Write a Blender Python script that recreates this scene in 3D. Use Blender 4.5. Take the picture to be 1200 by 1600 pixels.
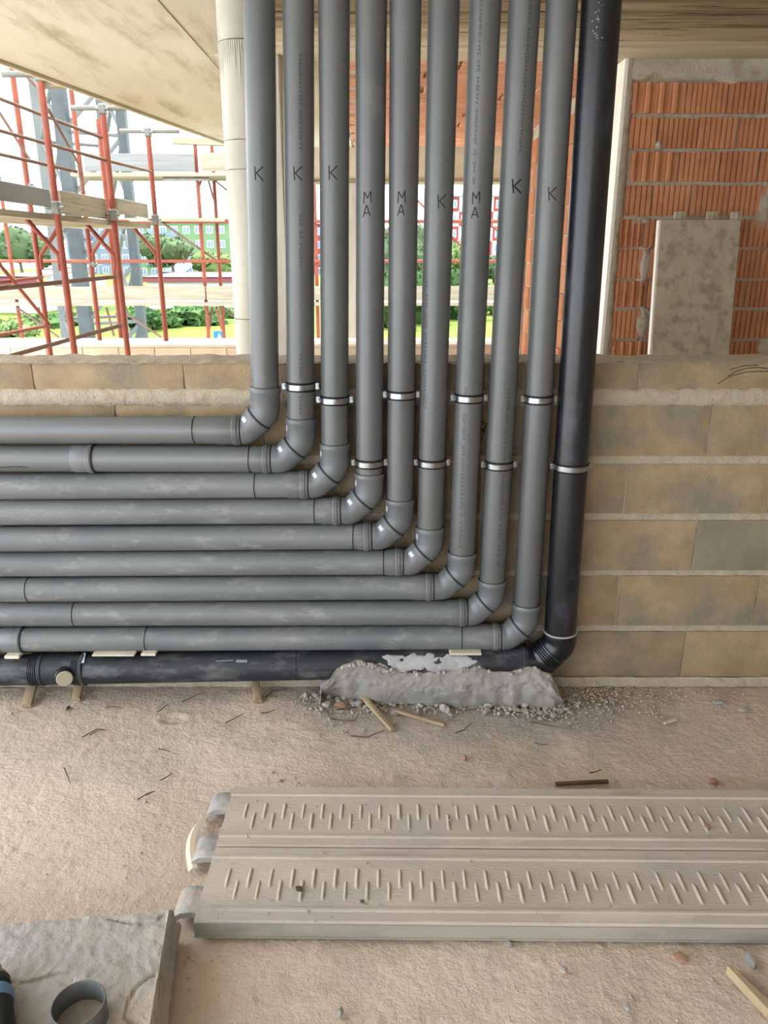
import bpy, bmesh, math, random
from mathutils import Vector, Matrix, noise
random.seed(7)
for o in list(bpy.data.objects): bpy.data.objects.remove(o)
scn = bpy.context.scene
COL = scn.collection
rad = math.radians

# ------------------------------------------------------------------ camera
F = 1202.0; TH = rad(18.4); CAM = Vector((0, -2.58, 1.548))
cd = bpy.data.cameras.new('camera'); cam = bpy.data.objects.new('camera', cd); COL.objects.link(cam)
cd.sensor_fit = 'VERTICAL'; cd.sensor_height = 36; cd.sensor_width = 27; cd.lens = F/1600*36
cd.clip_end = 2000; cd.clip_start = 0.05
cam.location = CAM; cam.rotation_euler = (math.pi/2-TH, 0, 0)
scn.camera = cam
# ------------------------------------------------------------------ light
w = bpy.data.worlds.new('world'); scn.world = w; w.use_nodes = True
bg = w.node_tree.nodes['Background']; bg.inputs[0].default_value = (0.87, 0.94, 1.0, 1); bg.inputs[1].default_value = 4.0
sd = bpy.data.lights.new('sun', 'SUN'); sd.energy = 7.0; sd.angle = rad(2); sd.color = (1, .93, .82)
sun = bpy.data.objects.new('sun', sd); COL.objects.link(sun)
sun.rotation_euler = Vector((0.28, -0.62, -1.10)).to_track_quat('-Z', 'Y').to_euler()
sun.location = (-12, 20, 30)
vs = scn.view_settings
vs.view_transform = 'Standard'; vs.look = 'None'; vs.gamma = 1; vs.use_curve_mapping = False
vs.exposure = 0.66

# ------------------------------------------------------------------ helpers
FW = Vector((0, math.cos(TH), -math.sin(TH))); UP = Vector((0, math.sin(TH), math.cos(TH)))
def ray(px, py): return FW + Vector(((px-600)/F, 0, 0)) + UP*((800-py)/F)
def PY(px, py, Y):
    d = ray(px, py); t = (Y-CAM.y)/d.y; return CAM+d*t
def PZ(px, py, Z=0.0):
    d = ray(px, py); t = (Z-CAM.z)/d.z; return CAM+d*t
def PX(px, py, X):
    d = ray(px, py); t = (X-CAM.x)/d.x; return CAM+d*t
def lin(c):
    return tuple(((v/255)/12.92 if v/255 <= .04045 else ((v/255+.055)/1.055)**2.4) for v in c)+(1,)
def nz(p, s=1.0, o=0.0): return noise.noise(Vector((p[0]*s+o, p[1]*s+o*.7, p[2]*s-o)))
def fbm(p, s=1.0, oct=3, o=0.0):
    v = 0; a = 1
    for k in range(oct):
        v += a*nz(p, s, o+k*7.3); a *= .5; s *= 2.1
    return v

class MB:
    def __init__(s): s.v = []; s.f = []; s.sm = []
    def add(s, vs, fs, smooth=False):
        b = len(s.v); s.v += [tuple(x) for x in vs]
        for f in fs: s.f.append([b+i for i in f]); s.sm.append(smooth)
    def box(s, lo, hi):
        x0, y0, z0 = lo; x1, y1, z1 = hi
        s.add([(x0,y0,z0),(x1,y0,z0),(x1,y1,z0),(x0,y1,z0),(x0,y0,z1),(x1,y0,z1),(x1,y1,z1),(x0,y1,z1)],
              [(0,3,2,1),(4,5,6,7),(0,1,5,4),(1,2,6,5),(2,3,7,6),(3,0,4,7)])
    def bbox(s, c, ax, h, b=0.004):
        # bevelled oriented box: centre, axes(3 unit vectors), half sizes, bevel
        c = Vector(c); vs = []; idx = {}
        for sx in (-1,1):
            for sy in (-1,1):
                for sz in (-1,1):
                    for k in range(3):
                        hh = [h[0]-(b if k != 0 else 0), h[1]-(b if k != 1 else 0), h[2]-(b if k != 2 else 0)]
                        idx[(sx,sy,sz,k)] = len(vs)
                        vs.append(c+ax[0]*(sx*hh[0])+ax[1]*(sy*hh[1])+ax[2]*(sz*hh[2]))
        fs = []
        I = idx
        for sg in (-1,1):
            fs.append([I[(sg,-1,-1,0)],I[(sg,1,-1,0)],I[(sg,1,1,0)],I[(sg,-1,1,0)]][::sg])
            fs.append([I[(-1,sg,-1,1)],I[(-1,sg,1,1)],I[(1,sg,1,1)],I[(1,sg,-1,1)]][::sg])
            fs.append([I[(-1,-1,sg,2)],I[(1,-1,sg,2)],I[(1,1,sg,2)],I[(-1,1,sg,2)]][::sg])
        for a in (-1,1):
            for c2 in (-1,1):
                fs.append([I[(a,c2,-1,0)],I[(a,c2,-1,1)],I[(a,c2,1,1)],I[(a,c2,1,0)]][::-a*c2])
                fs.append([I[(-1,a,c2,1)],I[(-1,a,c2,2)],I[(1,a,c2,2)],I[(1,a,c2,1)]][::-a*c2])
                fs.append([I[(a,-1,c2,2)],I[(a,-1,c2,0)],I[(a,1,c2,0)],I[(a,1,c2,2)]][::-a*c2])
                for e in (-1,1):
                    fs.append([I[(a,c2,e,0)],I[(a,c2,e,1)],I[(a,c2,e,2)]][::a*c2*e])
        s.add(vs, fs)
    def tube(s, pts, r, seg=24, caps=True, smooth=True):
        pts = [Vector(p) for p in pts]; n = len(pts)
        rr = r if isinstance(r, (list, tuple)) else [r]*n
        t0 = (pts[1]-pts[0]).normalized()
        u = t0.orthogonal().normalized()
        vs = []; 
        for i in range(n):
            if i == 0: t = (pts[1]-pts[0])
            elif i == n-1: t = pts[-1]-pts[-2]
            else:
                a = pts[i]-pts[i-1]; b = pts[i+1]-pts[i]
                t = (a.normalized() if a.length > 1e-9 else b.normalized())+(b.normalized() if b.length > 1e-9 else a.normalized())
            if t.length < 1e-9: t = t0
            t.normalize()
            u = (u-t*u.dot(t)).normalized(); v = t.cross(u); t0 = t
            for k in range(seg):
                a = 2*math.pi*k/seg
                vs.append(pts[i]+(u*math.cos(a)+v*math.sin(a))*rr[i])
        fs = []
        for i in range(n-1):
            for k in range(seg):
                k2 = (k+1) % seg
                fs.append((i*seg+k, i*seg+k2, (i+1)*seg+k2, (i+1)*seg+k))
        s.add(vs, fs, smooth)
        if caps:
            s.add(vs[:seg], [tuple(range(seg))[::-1]]); s.add(vs[-seg:], [tuple(range(seg))])
    def cyl(s, a, b, r, seg=12): s.tube([a, b], r, seg)
    def grid(s, nx, ny, fn, smooth=True, flip=False):
        vs = [fn(i/(nx-1), j/(ny-1)) for j in range(ny) for i in range(nx)]
        fs = []
        for j in range(ny-1):
            for i in range(nx-1):
                q = (j*nx+i, j*nx+i+1, (j+1)*nx+i+1, (j+1)*nx+i)
                fs.append(q[::-1] if flip else q)
        s.add(vs, fs, smooth)
    def blob(s, c, r, sub=1, amp=.25, ns=1.0, scale=(1,1,1), smooth=False, seed=0):
        bm = bmesh.new(); bmesh.ops.create_icosphere(bm, subdivisions=sub, radius=1)
        c = Vector(c); vs = []
        for v in bm.verts:
            d = v.co.normalized(); k = 1+amp*nz(d, ns*1.7, seed*3.1)*1.6
            vs.append((c.x+d.x*r*k*scale[0], c.y+d.y*r*k*scale[1], c.z+d.z*r*k*scale[2]))
        fs = [[v.index for v in f.verts] for f in bm.faces]
        bm.free(); s.add(vs, fs, smooth)
    def mesh(s, name):
        me = bpy.data.meshes.new(name); me.from_pydata(s.v, [], s.f)
        me.polygons.foreach_set('use_smooth', s.sm); me.update(); me.set_sharp_from_angle(angle=rad(38)); return me
    def build(s, name, mat, parent=None):
        return link(name, s.mesh(name), mat, parent)

def link(name, me, mat, parent=None, loc=None, rot=None, scale=None):
    if mat and not me.materials: me.materials.append(mat)
    o = bpy.data.objects.new(name, me); COL.objects.link(o)
    if loc is not None: o.location = loc
    if rot is not None: o.rotation_euler = rot
    if scale is not None: o.scale = scale
    if parent: setp(o, parent)
    return o
def wmat(o):
    m = o.matrix_basis.copy()
    return (wmat(o.parent) @ o.matrix_parent_inverse @ m) if o.parent else m
def setp(o, p):
    o.parent = p; o.matrix_parent_inverse = wmat(p).inverted()
def empty(name, loc, label=None, cat=None, group=None):
    o = bpy.data.objects.new(name, None); COL.objects.link(o); o.location = loc; o.empty_display_size = .05
    tag(o, label, cat, group); return o
def tag(o, label=None, cat=None, group=None, kind=None):
    if label: o['label'] = label
    if cat: o['category'] = cat
    if group: o['group'] = group
    if kind: o['kind'] = kind
    return o

# ------------------------------------------------------------------ materials
def mat(name, c1, c2=None, scale=6.0, rough=.85, bump=0.0, bscale=60.0, metal=0.0, spec=.3, c3=None, s3=2.0, t3=(.55,.7),
        stretch=(1,1,1), vary=0.0, bdist=.01, detail=6, trans=0.0):
    m = bpy.data.materials.new(name); m.use_nodes = True
    nt = m.node_tree; N = nt.nodes; L = nt.links
    b = N['Principled BSDF']; b.inputs['Roughness'].default_value = rough; b.inputs['Metallic'].default_value = metal
    b.inputs['Specular IOR Level'].default_value = spec
    tc = N.new('ShaderNodeTexCoord'); mp = N.new('ShaderNodeMapping'); mp.inputs['Scale'].default_value = stretch
    oi = N.new('ShaderNodeObjectInfo')
    L.new(tc.outputs['Object'], mp.inputs['Vector'])
    mul = N.new('ShaderNodeMath'); mul.operation = 'MULTIPLY'; mul.inputs[1].default_value = 37.0; L.new(oi.outputs['Random'], mul.inputs[0])
    ad = N.new('ShaderNodeVectorMath'); ad.operation = 'ADD'; L.new(mp.outputs[0], ad.inputs[0]); L.new(mul.outputs[0], ad.inputs[1])
    V = ad.outputs[0]
    col = None
    if c2:
        n = N.new('ShaderNodeTexNoise'); n.inputs['Scale'].default_value = scale; n.inputs['Detail'].default_value = detail; n.inputs['Roughness'].default_value = .6
        L.new(V, n.inputs['Vector'])
        r = N.new('ShaderNodeValToRGB'); r.color_ramp.elements[0].position = .32; r.color_ramp.elements[1].position = .68
        r.color_ramp.elements[0].color = lin(c1); r.color_ramp.elements[1].color = lin(c2); L.new(n.outputs['Fac'], r.inputs[0]); col = r.outputs[0]
    else:
        rg = N.new('ShaderNodeRGB'); rg.outputs[0].default_value = lin(c1); col = rg.outputs[0]
    if c3:
        n3 = N.new('ShaderNodeTexNoise'); n3.inputs['Scale'].default_value = s3; n3.inputs['Detail'].default_value = 8; n3.inputs['Roughness'].default_value = .65
        L.new(V, n3.inputs['Vector'])
        mr = N.new('ShaderNodeMapRange'); mr.inputs[1].default_value = t3[0]; mr.inputs[2].default_value = t3[1]; L.new(n3.outputs['Fac'], mr.inputs[0])
        mx = N.new('ShaderNodeMix'); mx.data_type = 'RGBA'; mx.inputs[7].default_value = lin(c3)
        L.new(mr.outputs[0], mx.inputs[0]); L.new(col, mx.inputs[6]); col = mx.outputs[2]
    if vary:
        hs = N.new('ShaderNodeHueSaturation'); mr2 = N.new('ShaderNodeMapRange'); mr2.inputs[3].default_value = 1-vary; mr2.inputs[4].default_value = 1+vary
        L.new(oi.outputs['Random'], mr2.inputs[0]); L.new(mr2.outputs[0], hs.inputs['Value']); L.new(col, hs.inputs['Color']); col = hs.outputs[0]
    L.new(col, b.inputs['Base Color'])
    if bump:
        nb = N.new('ShaderNodeTexNoise'); nb.inputs['Scale'].default_value = bscale; nb.inputs['Detail'].default_value = 5; nb.inputs['Roughness'].default_value = .6
        L.new(V, nb.inputs['Vector'])
        bp = N.new('ShaderNodeBump'); bp.inputs['Strength'].default_value = bump; bp.inputs['Distance'].default_value = bdist
        L.new(nb.outputs['Fac'], bp.inputs['Height']); L.new(bp.outputs[0], b.inputs['Normal'])
    return m

M = {}
M['pvc'] = mat('grey_plastic', (84,87,88), (96,98,98), 3, rough=.40, spec=.5, c3=(120,118,114), s3=5, t3=(.62,.9))
M['pvc_dusty'] = mat('dusty_grey_plastic', (86,89,91), (104,105,106), 5, rough=.52, spec=.4, c3=(146,144,142), s3=18, t3=(.54,.88), stretch=(.5,1,1.3), bump=.05)
M['fitting'] = mat('grey_fitting', (92,96,99), (104,107,109), 4, rough=.42, spec=.45, c3=(140,137,132), s3=9, t3=(.64,.95))
M['black'] = mat('black_plastic', (15,17,21), (26,28,33), 5, rough=.36, spec=.5, c3=(84,88,98), s3=9, t3=(.54,1.0), stretch=(1,1,.6))
M['black_dusty'] = mat('dusty_black_plastic', (24,27,33), (42,45,51), 5, rough=.55, spec=.4, c3=(120,120,122), s3=16, t3=(.48,.85), stretch=(.4,1,1))
M['seal'] = mat('rubber_seal', (16,16,17), rough=.6)
M['zinc'] = mat('zinc_steel', (168,171,172), (134,138,141), 60, rough=.3, metal=1.0)
M['sticker'] = mat('white_sticker', (198,204,212), (180,188,200), 40, rough=.6)
M['ink'] = mat('marker_ink', (24,24,26), rough=.7)
M['ink_faint'] = mat('print_ink', (52,53,53), rough=.7)
M['ink_white'] = mat('pale_print', (190,196,206), rough=.7)
M['block'] = mat('tuff_block', (150,130,103), (174,153,125), 9, rough=.95, spec=.1, bump=.9, bscale=210, c3=(132,126,114), s3=4, t3=(.48,.66), vary=.06, bdist=.006)
M['block_grey'] = mat('grey_block', (120,114,98), (142,134,114), 5, rough=.95, spec=.1, bump=.45, bscale=160, c3=(158,142,112), s3=4, t3=(.55,.75), bdist=.006)
M['mortar'] = mat('mortar', (168,156,138), (186,174,156), 20, rough=.97, spec=.1, bump=.8, bscale=90, c3=(150,136,112), s3=14, t3=(.58,.75))
M['wetmortar'] = mat('cement_mortar', (132,130,126), (154,151,146), 9, rough=.92, spec=.15, bump=.45, bscale=50, c3=(164,156,146), s3=5, t3=(.55,.8))
M['mortar_white'] = mat('cement_smear', (146,145,149), (176,175,178), 9, rough=.9)
M['floor'] = mat('dusty_floor', (192,173,158), (209,192,177), 2.2, rough=.97, spec=.08, bump=.5, bscale=90, c3=(176,164,152), s3=1.6, t3=(.50,.72), bdist=.012)
M['pebble'] = mat('dust_pebbles', (186,168,152), (168,154,140), 40, rough=.97, spec=.1)
M['rubble'] = mat('mortar_rubble', (140,135,128), (176,171,163), 30, rough=.97, spec=.1, bump=.4, bscale=120)
M['conc'] = mat('cast_concrete', (172,165,147), (187,180,163), 1.5, rough=.93, spec=.15, bump=.15, bscale=30, c3=(150,140,118), s3=2.2, t3=(.53,.72), stretch=(2.6,.45,1))
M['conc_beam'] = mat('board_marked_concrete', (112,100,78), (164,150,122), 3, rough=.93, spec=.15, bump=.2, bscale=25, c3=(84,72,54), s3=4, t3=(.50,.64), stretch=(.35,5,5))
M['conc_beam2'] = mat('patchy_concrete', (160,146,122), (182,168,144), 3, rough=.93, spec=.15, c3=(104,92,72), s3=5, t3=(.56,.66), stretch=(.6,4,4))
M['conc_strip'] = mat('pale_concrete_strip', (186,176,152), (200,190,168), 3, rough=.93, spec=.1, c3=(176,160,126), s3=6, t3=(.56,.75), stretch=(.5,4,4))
M['conc_col'] = mat('column_concrete', (172,168,156), (188,184,172), 6, rough=.93, spec=.15, bump=.15, bscale=40, c3=(148,142,128), s3=5, t3=(.58,.75), stretch=(1.5,1.5,.5))
M['brick'] = mat('terracotta', (184,124,88), (200,142,104), 7, rough=.9, spec=.15, bump=.15, bscale=80, c3=(162,106,76), s3=6, t3=(.56,.75), vary=.08)
M['soffit'] = mat('pale_terracotta', (198,150,120), (212,166,138), 7, rough=.9, spec=.15, c3=(170,116,90), s3=9, t3=(.56,.75), vary=.05, stretch=(.3,3,1))
M['jointmortar'] = mat('brick_mortar', (178,167,150), (194,184,168), 14, rough=.97, spec=.1, bump=.7, bscale=60, c3=(150,134,110), s3=9, t3=(.56,.72))
M['lit_edge'] = mat('lit_edge_white', (244,240,230), (232,226,214), 20, rough=.8)  # daylight on left-facing edges, put into the colour
M['plank'] = mat('dusty_steel_plank', (176,162,151), (190,177,166), 5, rough=.9, spec=.15, bump=.25, bscale=110, c3=(164,158,150), s3=4, t3=(.52,.72), stretch=(.5,1.5,1))
M['plank_edge'] = mat('galvanised_edge', (150,146,138), (172,164,152), 6, rough=.7, spec=.3, metal=.15, c3=(126,124,120), s3=8, t3=(.5,.7), stretch=(.3,1,1))
M['plank_under'] = mat('stained_steel_plank', (172,158,140), (186,172,154), 12, rough=.9, spec=.15, c3=(150,137,120), s3=11, t3=(.48,.62), bump=.15)
M['hook'] = mat('galvanised_hook', (176,174,170), (148,146,143), 25, rough=.6, metal=.25, c3=(190,172,152), s3=12, t3=(.5,.65), bump=.3, bscale=60)
M['latch'] = mat('pale_latch', (214,200,180), (200,184,164), 12, rough=.8)
M['slab'] = mat('weathered_concrete_slab', (150,145,141), (174,168,162), 4, rough=.95, spec=.12, bump=1.0, bscale=28, c3=(190,172,150), s3=3, t3=(.52,.75), bdist=.008)
M['wood'] = mat('weathered_timber', (152,132,106), (174,154,126), 5, rough=.9, spec=.12, stretch=(1,1,1), c3=(122,100,76), s3=20, t3=(.55,.7))
M['wood_dark'] = mat('dark_timber', (82,62,48), (104,82,64), 12, rough=.9)
M['twig'] = mat('dark_twig', (72,58,48), (96,80,66), 20, rough=.95)
M['foam'] = mat('cream_packing', (206,200,184), (190,182,164), 15, rough=.9)
M['shard'] = mat('terracotta_shard', (152,116,98), (170,134,116), 15, rough=.95)
M['chip'] = mat('grey_chip', (178,176,174), (150,152,156), 20, rough=.9)
M['red'] = mat('scaffold_red', (114,50,34), (132,66,44), 8, rough=.6, spec=.3, c3=(112,66,58), s3=6, t3=(.56,.75))
M['rust'] = mat('rusty_tube', (92,68,58), (108,84,70), 8, rough=.7)
M['galv'] = mat('galvanised_tube', (96,94,88), (116,114,106), 10, rough=.5, metal=.3)
M['board'] = mat('scaffold_board', (128,120,102), (146,136,118), 4, rough=.9, stretch=(.4,.4,8), c3=(112,102,84), s3=5, t3=(.52,.7))
M['board_grey'] = mat('grey_scaffold_board', (104,106,104), (122,122,118), 4, rough=.9, stretch=(.4,.4,8))
M['tower'] = mat('grey_mast_steel', (56,62,64), (70,76,76), 4, rough=.6)
M['tower_pale'] = mat('pale_mast_steel', (96,98,94), (84,88,86), 4, rough=.6)
M['parapet'] = mat('parapet_block', (176,158,132), (192,176,150), 4, rough=.95, vary=.06, bump=.2, bscale=80)
M['coping'] = mat('pale_coping', (178,170,152), (192,184,166), 4, rough=.95)
M['grass'] = mat('meadow_grass', (84,98,38), (110,120,54), .5, rough=.95, spec=.1, c3=(62,84,34), s3=.25, t3=(.45,.7), stretch=(1,.35,1))
M['leaf1'] = mat('pine_foliage', (62,80,54), (88,104,74), .8, rough=.9, spec=.1)
M['leaf2'] = mat('hedge_foliage', (48,74,42), (70,96,52), .8, rough=.9, spec=.1)
M['leaf3'] = mat('pale_foliage', (96,116,68), (114,132,84), .8, rough=.9, spec=.1)
M['bark'] = mat('bark', (96,84,76), (120,106,96), 3, rough=.95)
M['bgreen'] = mat('green_render', (96,124,90), (106,132,98), .2, rough=.9)
M['bwhite'] = mat('white_render', (176,180,184), (188,190,190), .2, rough=.9)
M['bblue'] = mat('blue_grey_render', (104,118,138), (116,130,148), .2, rough=.9)
M['bred'] = mat('red_render', (128,56,58), (138,66,66), .2, rough=.9)
M['roofred'] = mat('red_roof', (140,86,80), (154,100,92), .4, rough=.9)
M['fasciared'] = mat('dark_red_fascia', (112,60,64), rough=.8)
M['roofblue'] = mat('blue_roof', (60,90,140), (70,98,148), .4, rough=.8)
M['pane'] = mat('window_pane', (92,112,138), rough=.15, spec=.6)
M['shutter'] = mat('white_shutter', (232,232,230), rough=.8)
M['signblue'] = mat('sign_blue', (36,110,200), rough=.5)
M['toolblack'] = mat('tool_rubber', (32,33,34), (48,48,48), 30, rough=.6)
M['toolblue'] = mat('tool_blue', (86,120,160), (104,134,168), 10, rough=.5)
M['toolbeige'] = mat('tool_casing', (150,140,124), (170,160,142), 10, rough=.7)

# cement dust trodden around the mound: a grey stain on the floor
def dust_stain(m, c, r, col):
    nt = m.node_tree; N = nt.nodes; L = nt.links; b = N['Principled BSDF']
    src = b.inputs['Base Color'].links[0].from_socket
    tc = N.new('ShaderNodeTexCoord'); vs_ = N.new('ShaderNodeVectorMath'); vs_.operation = 'SUBTRACT'; vs_.inputs[1].default_value = c; L.new(tc.outputs['Object'], vs_.inputs[0])
    sc = N.new('ShaderNodeVectorMath'); sc.operation = 'DIVIDE'; sc.inputs[1].default_value = r; L.new(vs_.outputs[0], sc.inputs[0])
    ln = N.new('ShaderNodeVectorMath'); ln.operation = 'LENGTH'; L.new(sc.outputs[0], ln.inputs[0])
    nn = N.new('ShaderNodeTexNoise'); nn.inputs['Scale'].default_value = 9; nn.inputs['Detail'].default_value = 6; L.new(tc.outputs['Object'], nn.inputs['Vector'])
    ad = N.new('ShaderNodeMath'); ad.operation = 'MULTIPLY_ADD'; ad.inputs[1].default_value = 1.6; L.new(nn.outputs['Fac'], ad.inputs[0]); L.new(ln.outputs['Value'], ad.inputs[2])
    mr = N.new('ShaderNodeMapRange'); mr.inputs[1].default_value = 1.95; mr.inputs[2].default_value = 1.05; mr.inputs[3].default_value = 0; mr.inputs[4].default_value = .85; L.new(ad.outputs[0], mr.inputs[0])
    mx = N.new('ShaderNodeMix'); mx.data_type = 'RGBA'; mx.inputs[7].default_value = lin(col)
    L.new(mr.outputs[0], mx.inputs[0]); L.new(src, mx.inputs[6]); L.new(mx.outputs[2], b.inputs['Base Color'])
dust_stain(M['floor'], (.38, -.16, 0), (.85, .36, 1), (158,150,142))

# ================================================================== STRUCTURE
CZ = 2.66                                   # soffit height
def slab_x(Y): return -2.28+(Y-2.60)*.185     # left edge line of the slab above
# ---- floor: one grid, dense where the camera looks
def axis(lo, d0, d1, hi, fine, coarse):
    a = []; x = lo
    while x < d0-1e-6: a.append(x); x += coarse
    x = d0
    while x < d1-1e-6: a.append(x); x += fine
    x = d1
    while x < hi: a.append(x); x += coarse
    a.append(hi); return a
xs = axis(-4.6, -1.7, 1.9, 4.2, .0085, .6); ys = axis(-6.2, -1.75, .0, 6.3, .0085, .6)
fm = MB(); nx = len(xs); ny = len(ys)
DENT = PZ(272,1122)
def floor_h(x, y):
    if -1.75 < x < 1.95 and -1.8 < y < .02:
        p = (x, y, 0)
        h = .006*fbm(p, 3.0, 2)+.0016*fbm(p, 28, 2, 5)
        b = noise.noise(Vector((x*48, y*48, 3)))
        h += .0046*max(0, b-.08)+.0009*noise.noise(Vector((x*95, y*95, 9)))
        q = math.hypot((x-DENT.x)/1.0, (y-DENT.y)/.7)
        if q < .12: h += -.006*math.exp(-(q/.045)**4)+.004*math.exp(-((q-.055)/.014)**2)*(.6+noise.noise(Vector((x*40,y*40,1))))
        return min(h, .011)-.005
    return -.004
fm.v = [(x, y, floor_h(x, y)) for y in ys for x in xs]
for j in range(ny-1):
    for i in range(nx-1):
        fm.f.append((j*nx+i, j*nx+i+1, (j+1)*nx+i+1, (j+1)*nx+i)); fm.sm.append(True)
fl = fm.build('floor', M['floor']); tag(fl, 'dusty beige concrete floor strewn with grit', kind='structure')
fe = MB(); fe.box((-4.6, -6.2, -.35), (4.2, 6.3, -.02)); o = fe.build('floor_slab', M['conc'], fl)

# ---- front block wall
BL, BG = .505, .007
rows = []   # (z0, z1, joint px x, px y)
for (yb, yt, jx, jy) in ((1058,988,1067,1022),(978,901,966,940),(892,814,1085,853),(803,726,979,765),(713,632,1107,672),(611,566,996,588)):
    rows.append((PY(1000,yb,0).z, PY(1000,yt,0).z, PY(jx,jy,0).x))
WT = rows[-1][1]
wm = MB()
WX0, WX1 = -3.0, 3.4
def mort(u, v):
    x = WX0+(WX1-WX0)*u; z = .0+(WT-.004)*v
    return (x, .0105+.0035*fbm((x, 0, z), 18, 2), z)
wm.grid(520, 100, mort)
wm.box((WX0, .016, -.02), (WX1, .19, WT-.004))
wf = wm.build('wall_front', M['mortar']); tag(wf, 'low unfinished block wall behind the pipes', kind='structure')
cache = {}
def block_mesh(L, H, m, seed):
    k = (round(L,3), round(H,3), m, seed)
    if k in cache: return cache[k]
    b = MB()
    nxx = max(4, int(L/.03)); nzz = max(4, int(H/.025))
    rs = seed*9.7
    def fr(u, v):
        x = (u-.5)*L; z = (v-.5)*H
        e = min(u, 1-u)*L; f = min(v, 1-v)*H; ed = min(e, f)
        y = -.0125 if ed > 1e-5 else -.0065
        x += .002*nz((z, 0, 0), 30, rs)*(1 if e < 1e-5 else 0); z += .002*nz((x, 0, 0), 30, rs+3)*(1 if f < 1e-5 else 0)
        y -= .0012*fbm((x, 0, z), 25, 2, rs)
        return (x, y, z)
    b.grid(nxx, nzz, fr)
    b.box((-L/2, -.0062, -H/2), (L/2, .05, H/2))
    me = b.mesh('block'); me.materials.append(M[m]); cache[k] = me; return me
for ri, (z0, z1, xj) in enumerate(rows):
    x = xj
    while x > WX0: x -= BL
    while x < WX1:
        L = BL-BG
        a = max(x+BG/2, WX0); c = min(x+BL-BG/2, WX1)
        if c-a > .05:
            px = 600+((a+c)/2)*F/2.75
            m = 'block_grey' if (ri == 2 and a > .95 and a < 1.3) else 'block'
            link('block', block_mesh(c-a, z1-z0, m, random.randint(0,2)), None, wf, loc=((a+c)/2, .012+random.uniform(-.0015,.002), (z0+z1)/2))
        x += BL
# thick bed of mortar under the top course, squeezed out
mb = MB()
zb0, zb1 = rows[4][1]-.004, rows[5][0]+.006
def bed(u, v):
    x = WX0+(WX1-WX0)*u; 
    z = zb0+(zb1-zb0)*v
    e = math.sin(math.pi*v)
    zz = z+(.006*fbm((x,0,v), 22, 2) if v in (0,1) else 0)
    return (x, .004-.010*e**.5-.004*fbm((x,0,z), 40, 2)*e, zz)
mb.grid(620, 7, bed); mb.build('mortar_bed', M['mortar'], wf)
mb = MB()
def top(u, v):
    x = WX0+(WX1-WX0)*u; y = -.004+.2*v
    return (x, y, WT+.003+.005*fbm((x,y,0), 20, 3)-(.006 if v in (0,1) else 0))
mb.grid(500, 12, top); mb.build('mortar_topping', M['mortar'], wf)
mb = MB()
def skirt(u, v):
    x = WX0+(WX1-WX0)*u; z = rows[0][0]*v+.002
    return (x, -.022*(1-v)**1.2-.004+.006*fbm((x,0,z), 14, 3), z)
mb.grid(420, 6, skirt); mb.build('mortar_skirting', M['mortar'], wf)
# dark scribbles on the wall: curved strokes on the top course, a sketched mark between two risers
def strokes_wall(parent, lines, wd=.002, Y=-.0035, m='ink', name='pencil_mark'):
    b = MB()
    for ln in lines:
        pts = [PY(x, y, Y) for x, y in ln]
        for p, q in zip(pts[:-1], pts[1:]):
            d = (q-p).normalized(); n = Vector((-d.z, 0, d.x))*wd/2
            b.add([p-n, q-n, q+n, p+n], [(0,1,2,3)])
    return b.build(name, M[m], parent)
strokes_wall(wf, [[(1122,600),(1135,591),(1150,585),(1170,581),(1200,580)],[(1138,588),(1150,580),(1165,576),(1182,574),(1200,576)],[(1140,578),(1160,572),(1185,570)]], .0022)
strokes_wall(wf, [[(751,658),(760,663),(757,671),(752,674)],[(757,671),(752,690)],[(752,668),(757,676)]], .003)
strokes_wall(wf, [[(865,755),(868,770)],[(868,770),(872,790)]], .002)

# ---- ceiling
def flat(name, poly, z, th, m, label, parent=None):
    b = MB(); n = len(poly)
    b.add([(x,y,z) for x,y in poly]+[(x,y,z+th) for x,y in poly], [tuple(range(n))[::-1], tuple(range(n,2*n))]+[(i,(i+1)%n,n+(i+1)%n,n+i) for i in range(n)])
    o = b.build(name, m, parent)
    if not parent: tag(o, label, kind='structure')
    return o
YB = -5.6; YF = 6.62
cl = flat('ceiling', [(slab_x(YB),YB),(4.2,YB),(4.2,YF),(slab_x(YF),YF)], CZ+.03, .25, M['conc'], 'cast concrete slab overhead')
flat('slab_soffit', [(slab_x(YB),YB),(-1.05,YB),(-1.03,YF),(slab_x(YF),YF)], CZ, .035, M['conc'], None, cl)
flat('slab_soffit', [(-1.047,2.50),(-.34,2.50),(-.34,YF),(-1.03,YF)], CZ+.004, .03, M['conc'], None, cl)
flat('slab_soffit', [(-1.047,YB),(4.2,YB),(4.2,1.1),(-.70,1.1),(-.70,2.50),(-1.047,2.50)], CZ+.006, .03, M['conc'], None, cl)
# slab edge form board
b = MB(); p0 = Vector((slab_x(YB)-.025,YB,CZ-.012)); p1 = Vector((slab_x(YF)-.025,YF,CZ-.012)); d = (p1-p0)
b.bbox((p0+p1)/2+Vector((0,0,.12)), (d.normalized(), Vector((d.normalized().y,-d.normalized().x,0)), Vector((0,0,1))), (d.length/2, .012, .13), .003)
b.build('edge_form', M['conc_strip'], cl)
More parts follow.
